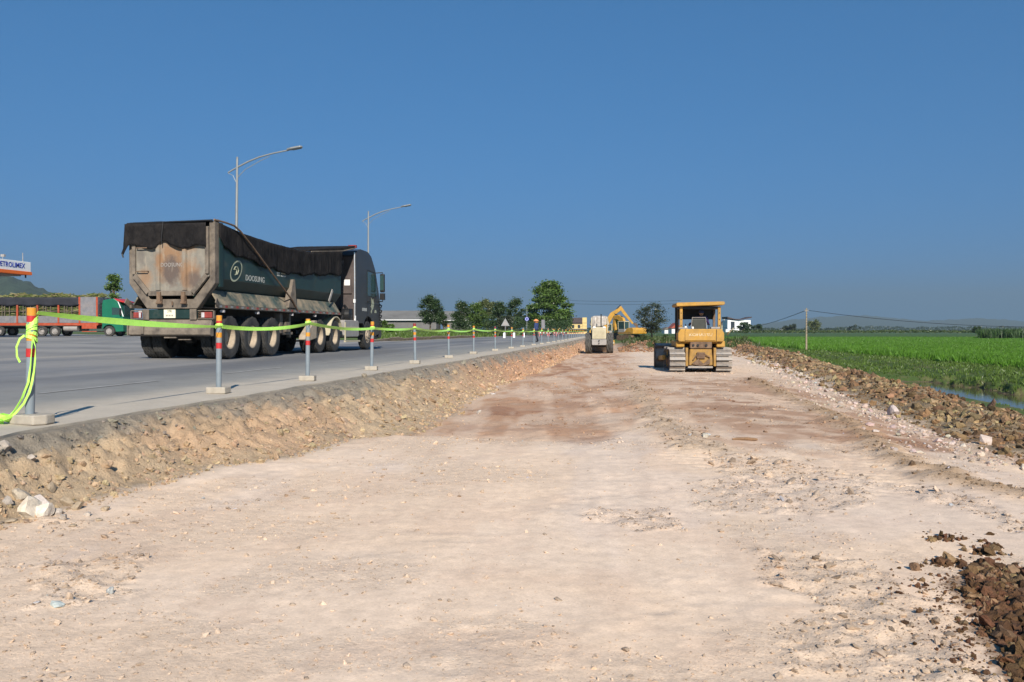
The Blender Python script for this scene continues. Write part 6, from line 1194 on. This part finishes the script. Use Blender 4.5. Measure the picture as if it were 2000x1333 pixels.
for px, Z, lab in ((985, 88, 'white marker stone below the triangular warning sign'), (1004, 92, 'white marker stone between the triangular and round signs'), (1023, 97, 'white marker stone left of the person in the orange hat')):
    x, y = WP(px, Z); b = MB(); b.prism([(-.12, 0), (.12, 0), (.12, .5), (.06, .62), (-.06, .62), (-.12, .5)], -.1, .1, 'y'); o = b.build('marker_stone', M['white'], None, bevel=.02); o.location = (x, y, max(HTs(x, y), .9) - .02); setp(o, lab, 'marker stone', 'white marker stones on the verge')
# slanting brick edging of the verge
Eo = empty('brick_edging', (-15.9, 52, .9), 0, 'row of slanting bricks edging the verge beyond the road', 'edging'); bk_ = MB(); bk_.box(-.05, .05, -.03, .03, 0, .30, Euler((.75, 0, 0)).to_matrix().to_4x4()); bk1 = bk_.mesh('brick')
for k in range(150):
    yy = k * .28; o = link('brick', bk1, M['frame_tan'], Eo); o.location = (.1 * math.sin(k * .3), yy, HTs(-15.9, 52 + yy) - .9 + .0); o.rotation_euler = (random.uniform(-.1, .1), 0, 0)
# red and white boards and small vehicles far down the road
for i, (px, Z, lab) in enumerate(((1063, 118, 'red and white barrier board left of three far down the road'), (1078, 126, 'red and white barrier board in the middle of three far down the road'), (1092, 134, 'red and white barrier board right of three far down the road'))):
    x, y = WP(px, Z); r_ = empty('barrier_board', (x, y, .9), TH, lab, 'barrier', 'barrier boards far down the road'); b = MB(); b.box(-.9, .9, -.03, .03, .45, .8); p_ = b.build('board', M['white'], r_)
    for k in range(4): b = MB(); b.box(-.85 + k * .45, -.63 + k * .45, -.034, -.031, .455, .795); b.build('red_stripe', M['red'], p_)
    for s in (-1, 1): b = MB(); b.bar((s * .7, -.25, 0), (s * .7, 0, .8), .05, .05); b.bar((s * .7, .25, 0), (s * .7, .02, .8), .05, .05); b.build('leg', M['red'], r_)
x, y = WP(1087, 168); V_ = empty('van', (x, y, .92), R(175), 'small pale yellow van coming from far down the road', 'van'); b = MB(); b.prism([(-1.9, .35), (-1.95, 1.7), (-1.7, 1.85), (.6, 1.85), (1.3, 1.2), (2.0, 1.05), (2.05, .4)], -.8, .8); bd = b.build('body', M['wall_yellow'], V_, bevel=.06); b = MB(); b.prism([(.72, 1.78), (1.3, 1.25), (1.34, 1.25), (.76, 1.78)], -.7, .7); b.build('windscreen', M['glass'], bd)
vt = tyre_mesh('van_tyre', .32, .2, .19, .01, 20, 3); vr = rim_mesh('van_rim', .19, .2, False, 5)
for yy in (-1.2, 1.35):
    for s in (-1, 1): put_wheel(V_, vt, vr, s * .72, yy, .32, s, M['rubber'], M['greysteel'])
for s in (-1, 1): b = MB(); b.box(s * .6 - .12, s * .6 + .12, 2.03, 2.07, .75, .92); b.build('headlight', M['white'], V_)
# ------------------------------------------------------------------ hazy air
m = bpy.data.materials.new('haze'); m.use_nodes = True; n = m.node_tree.nodes; l = m.node_tree.links; n.remove(n['Principled BSDF'])
pv = n.new('ShaderNodeVolumePrincipled'); pv.inputs['Color'].default_value = (*HAZE_COL, 1); pv.inputs['Density'].default_value = HAZE; pv.inputs['Anisotropy'].default_value = .0; l.new(pv.outputs[0], n['Material Output'].inputs['Volume'])
b = MB(); b.box(-9500, 9500, -6500, 9500, -10.0, 420); o = b.build('haze', m); setp(o, 'thin bluish haze over the whole place', None, None, 'stuff')
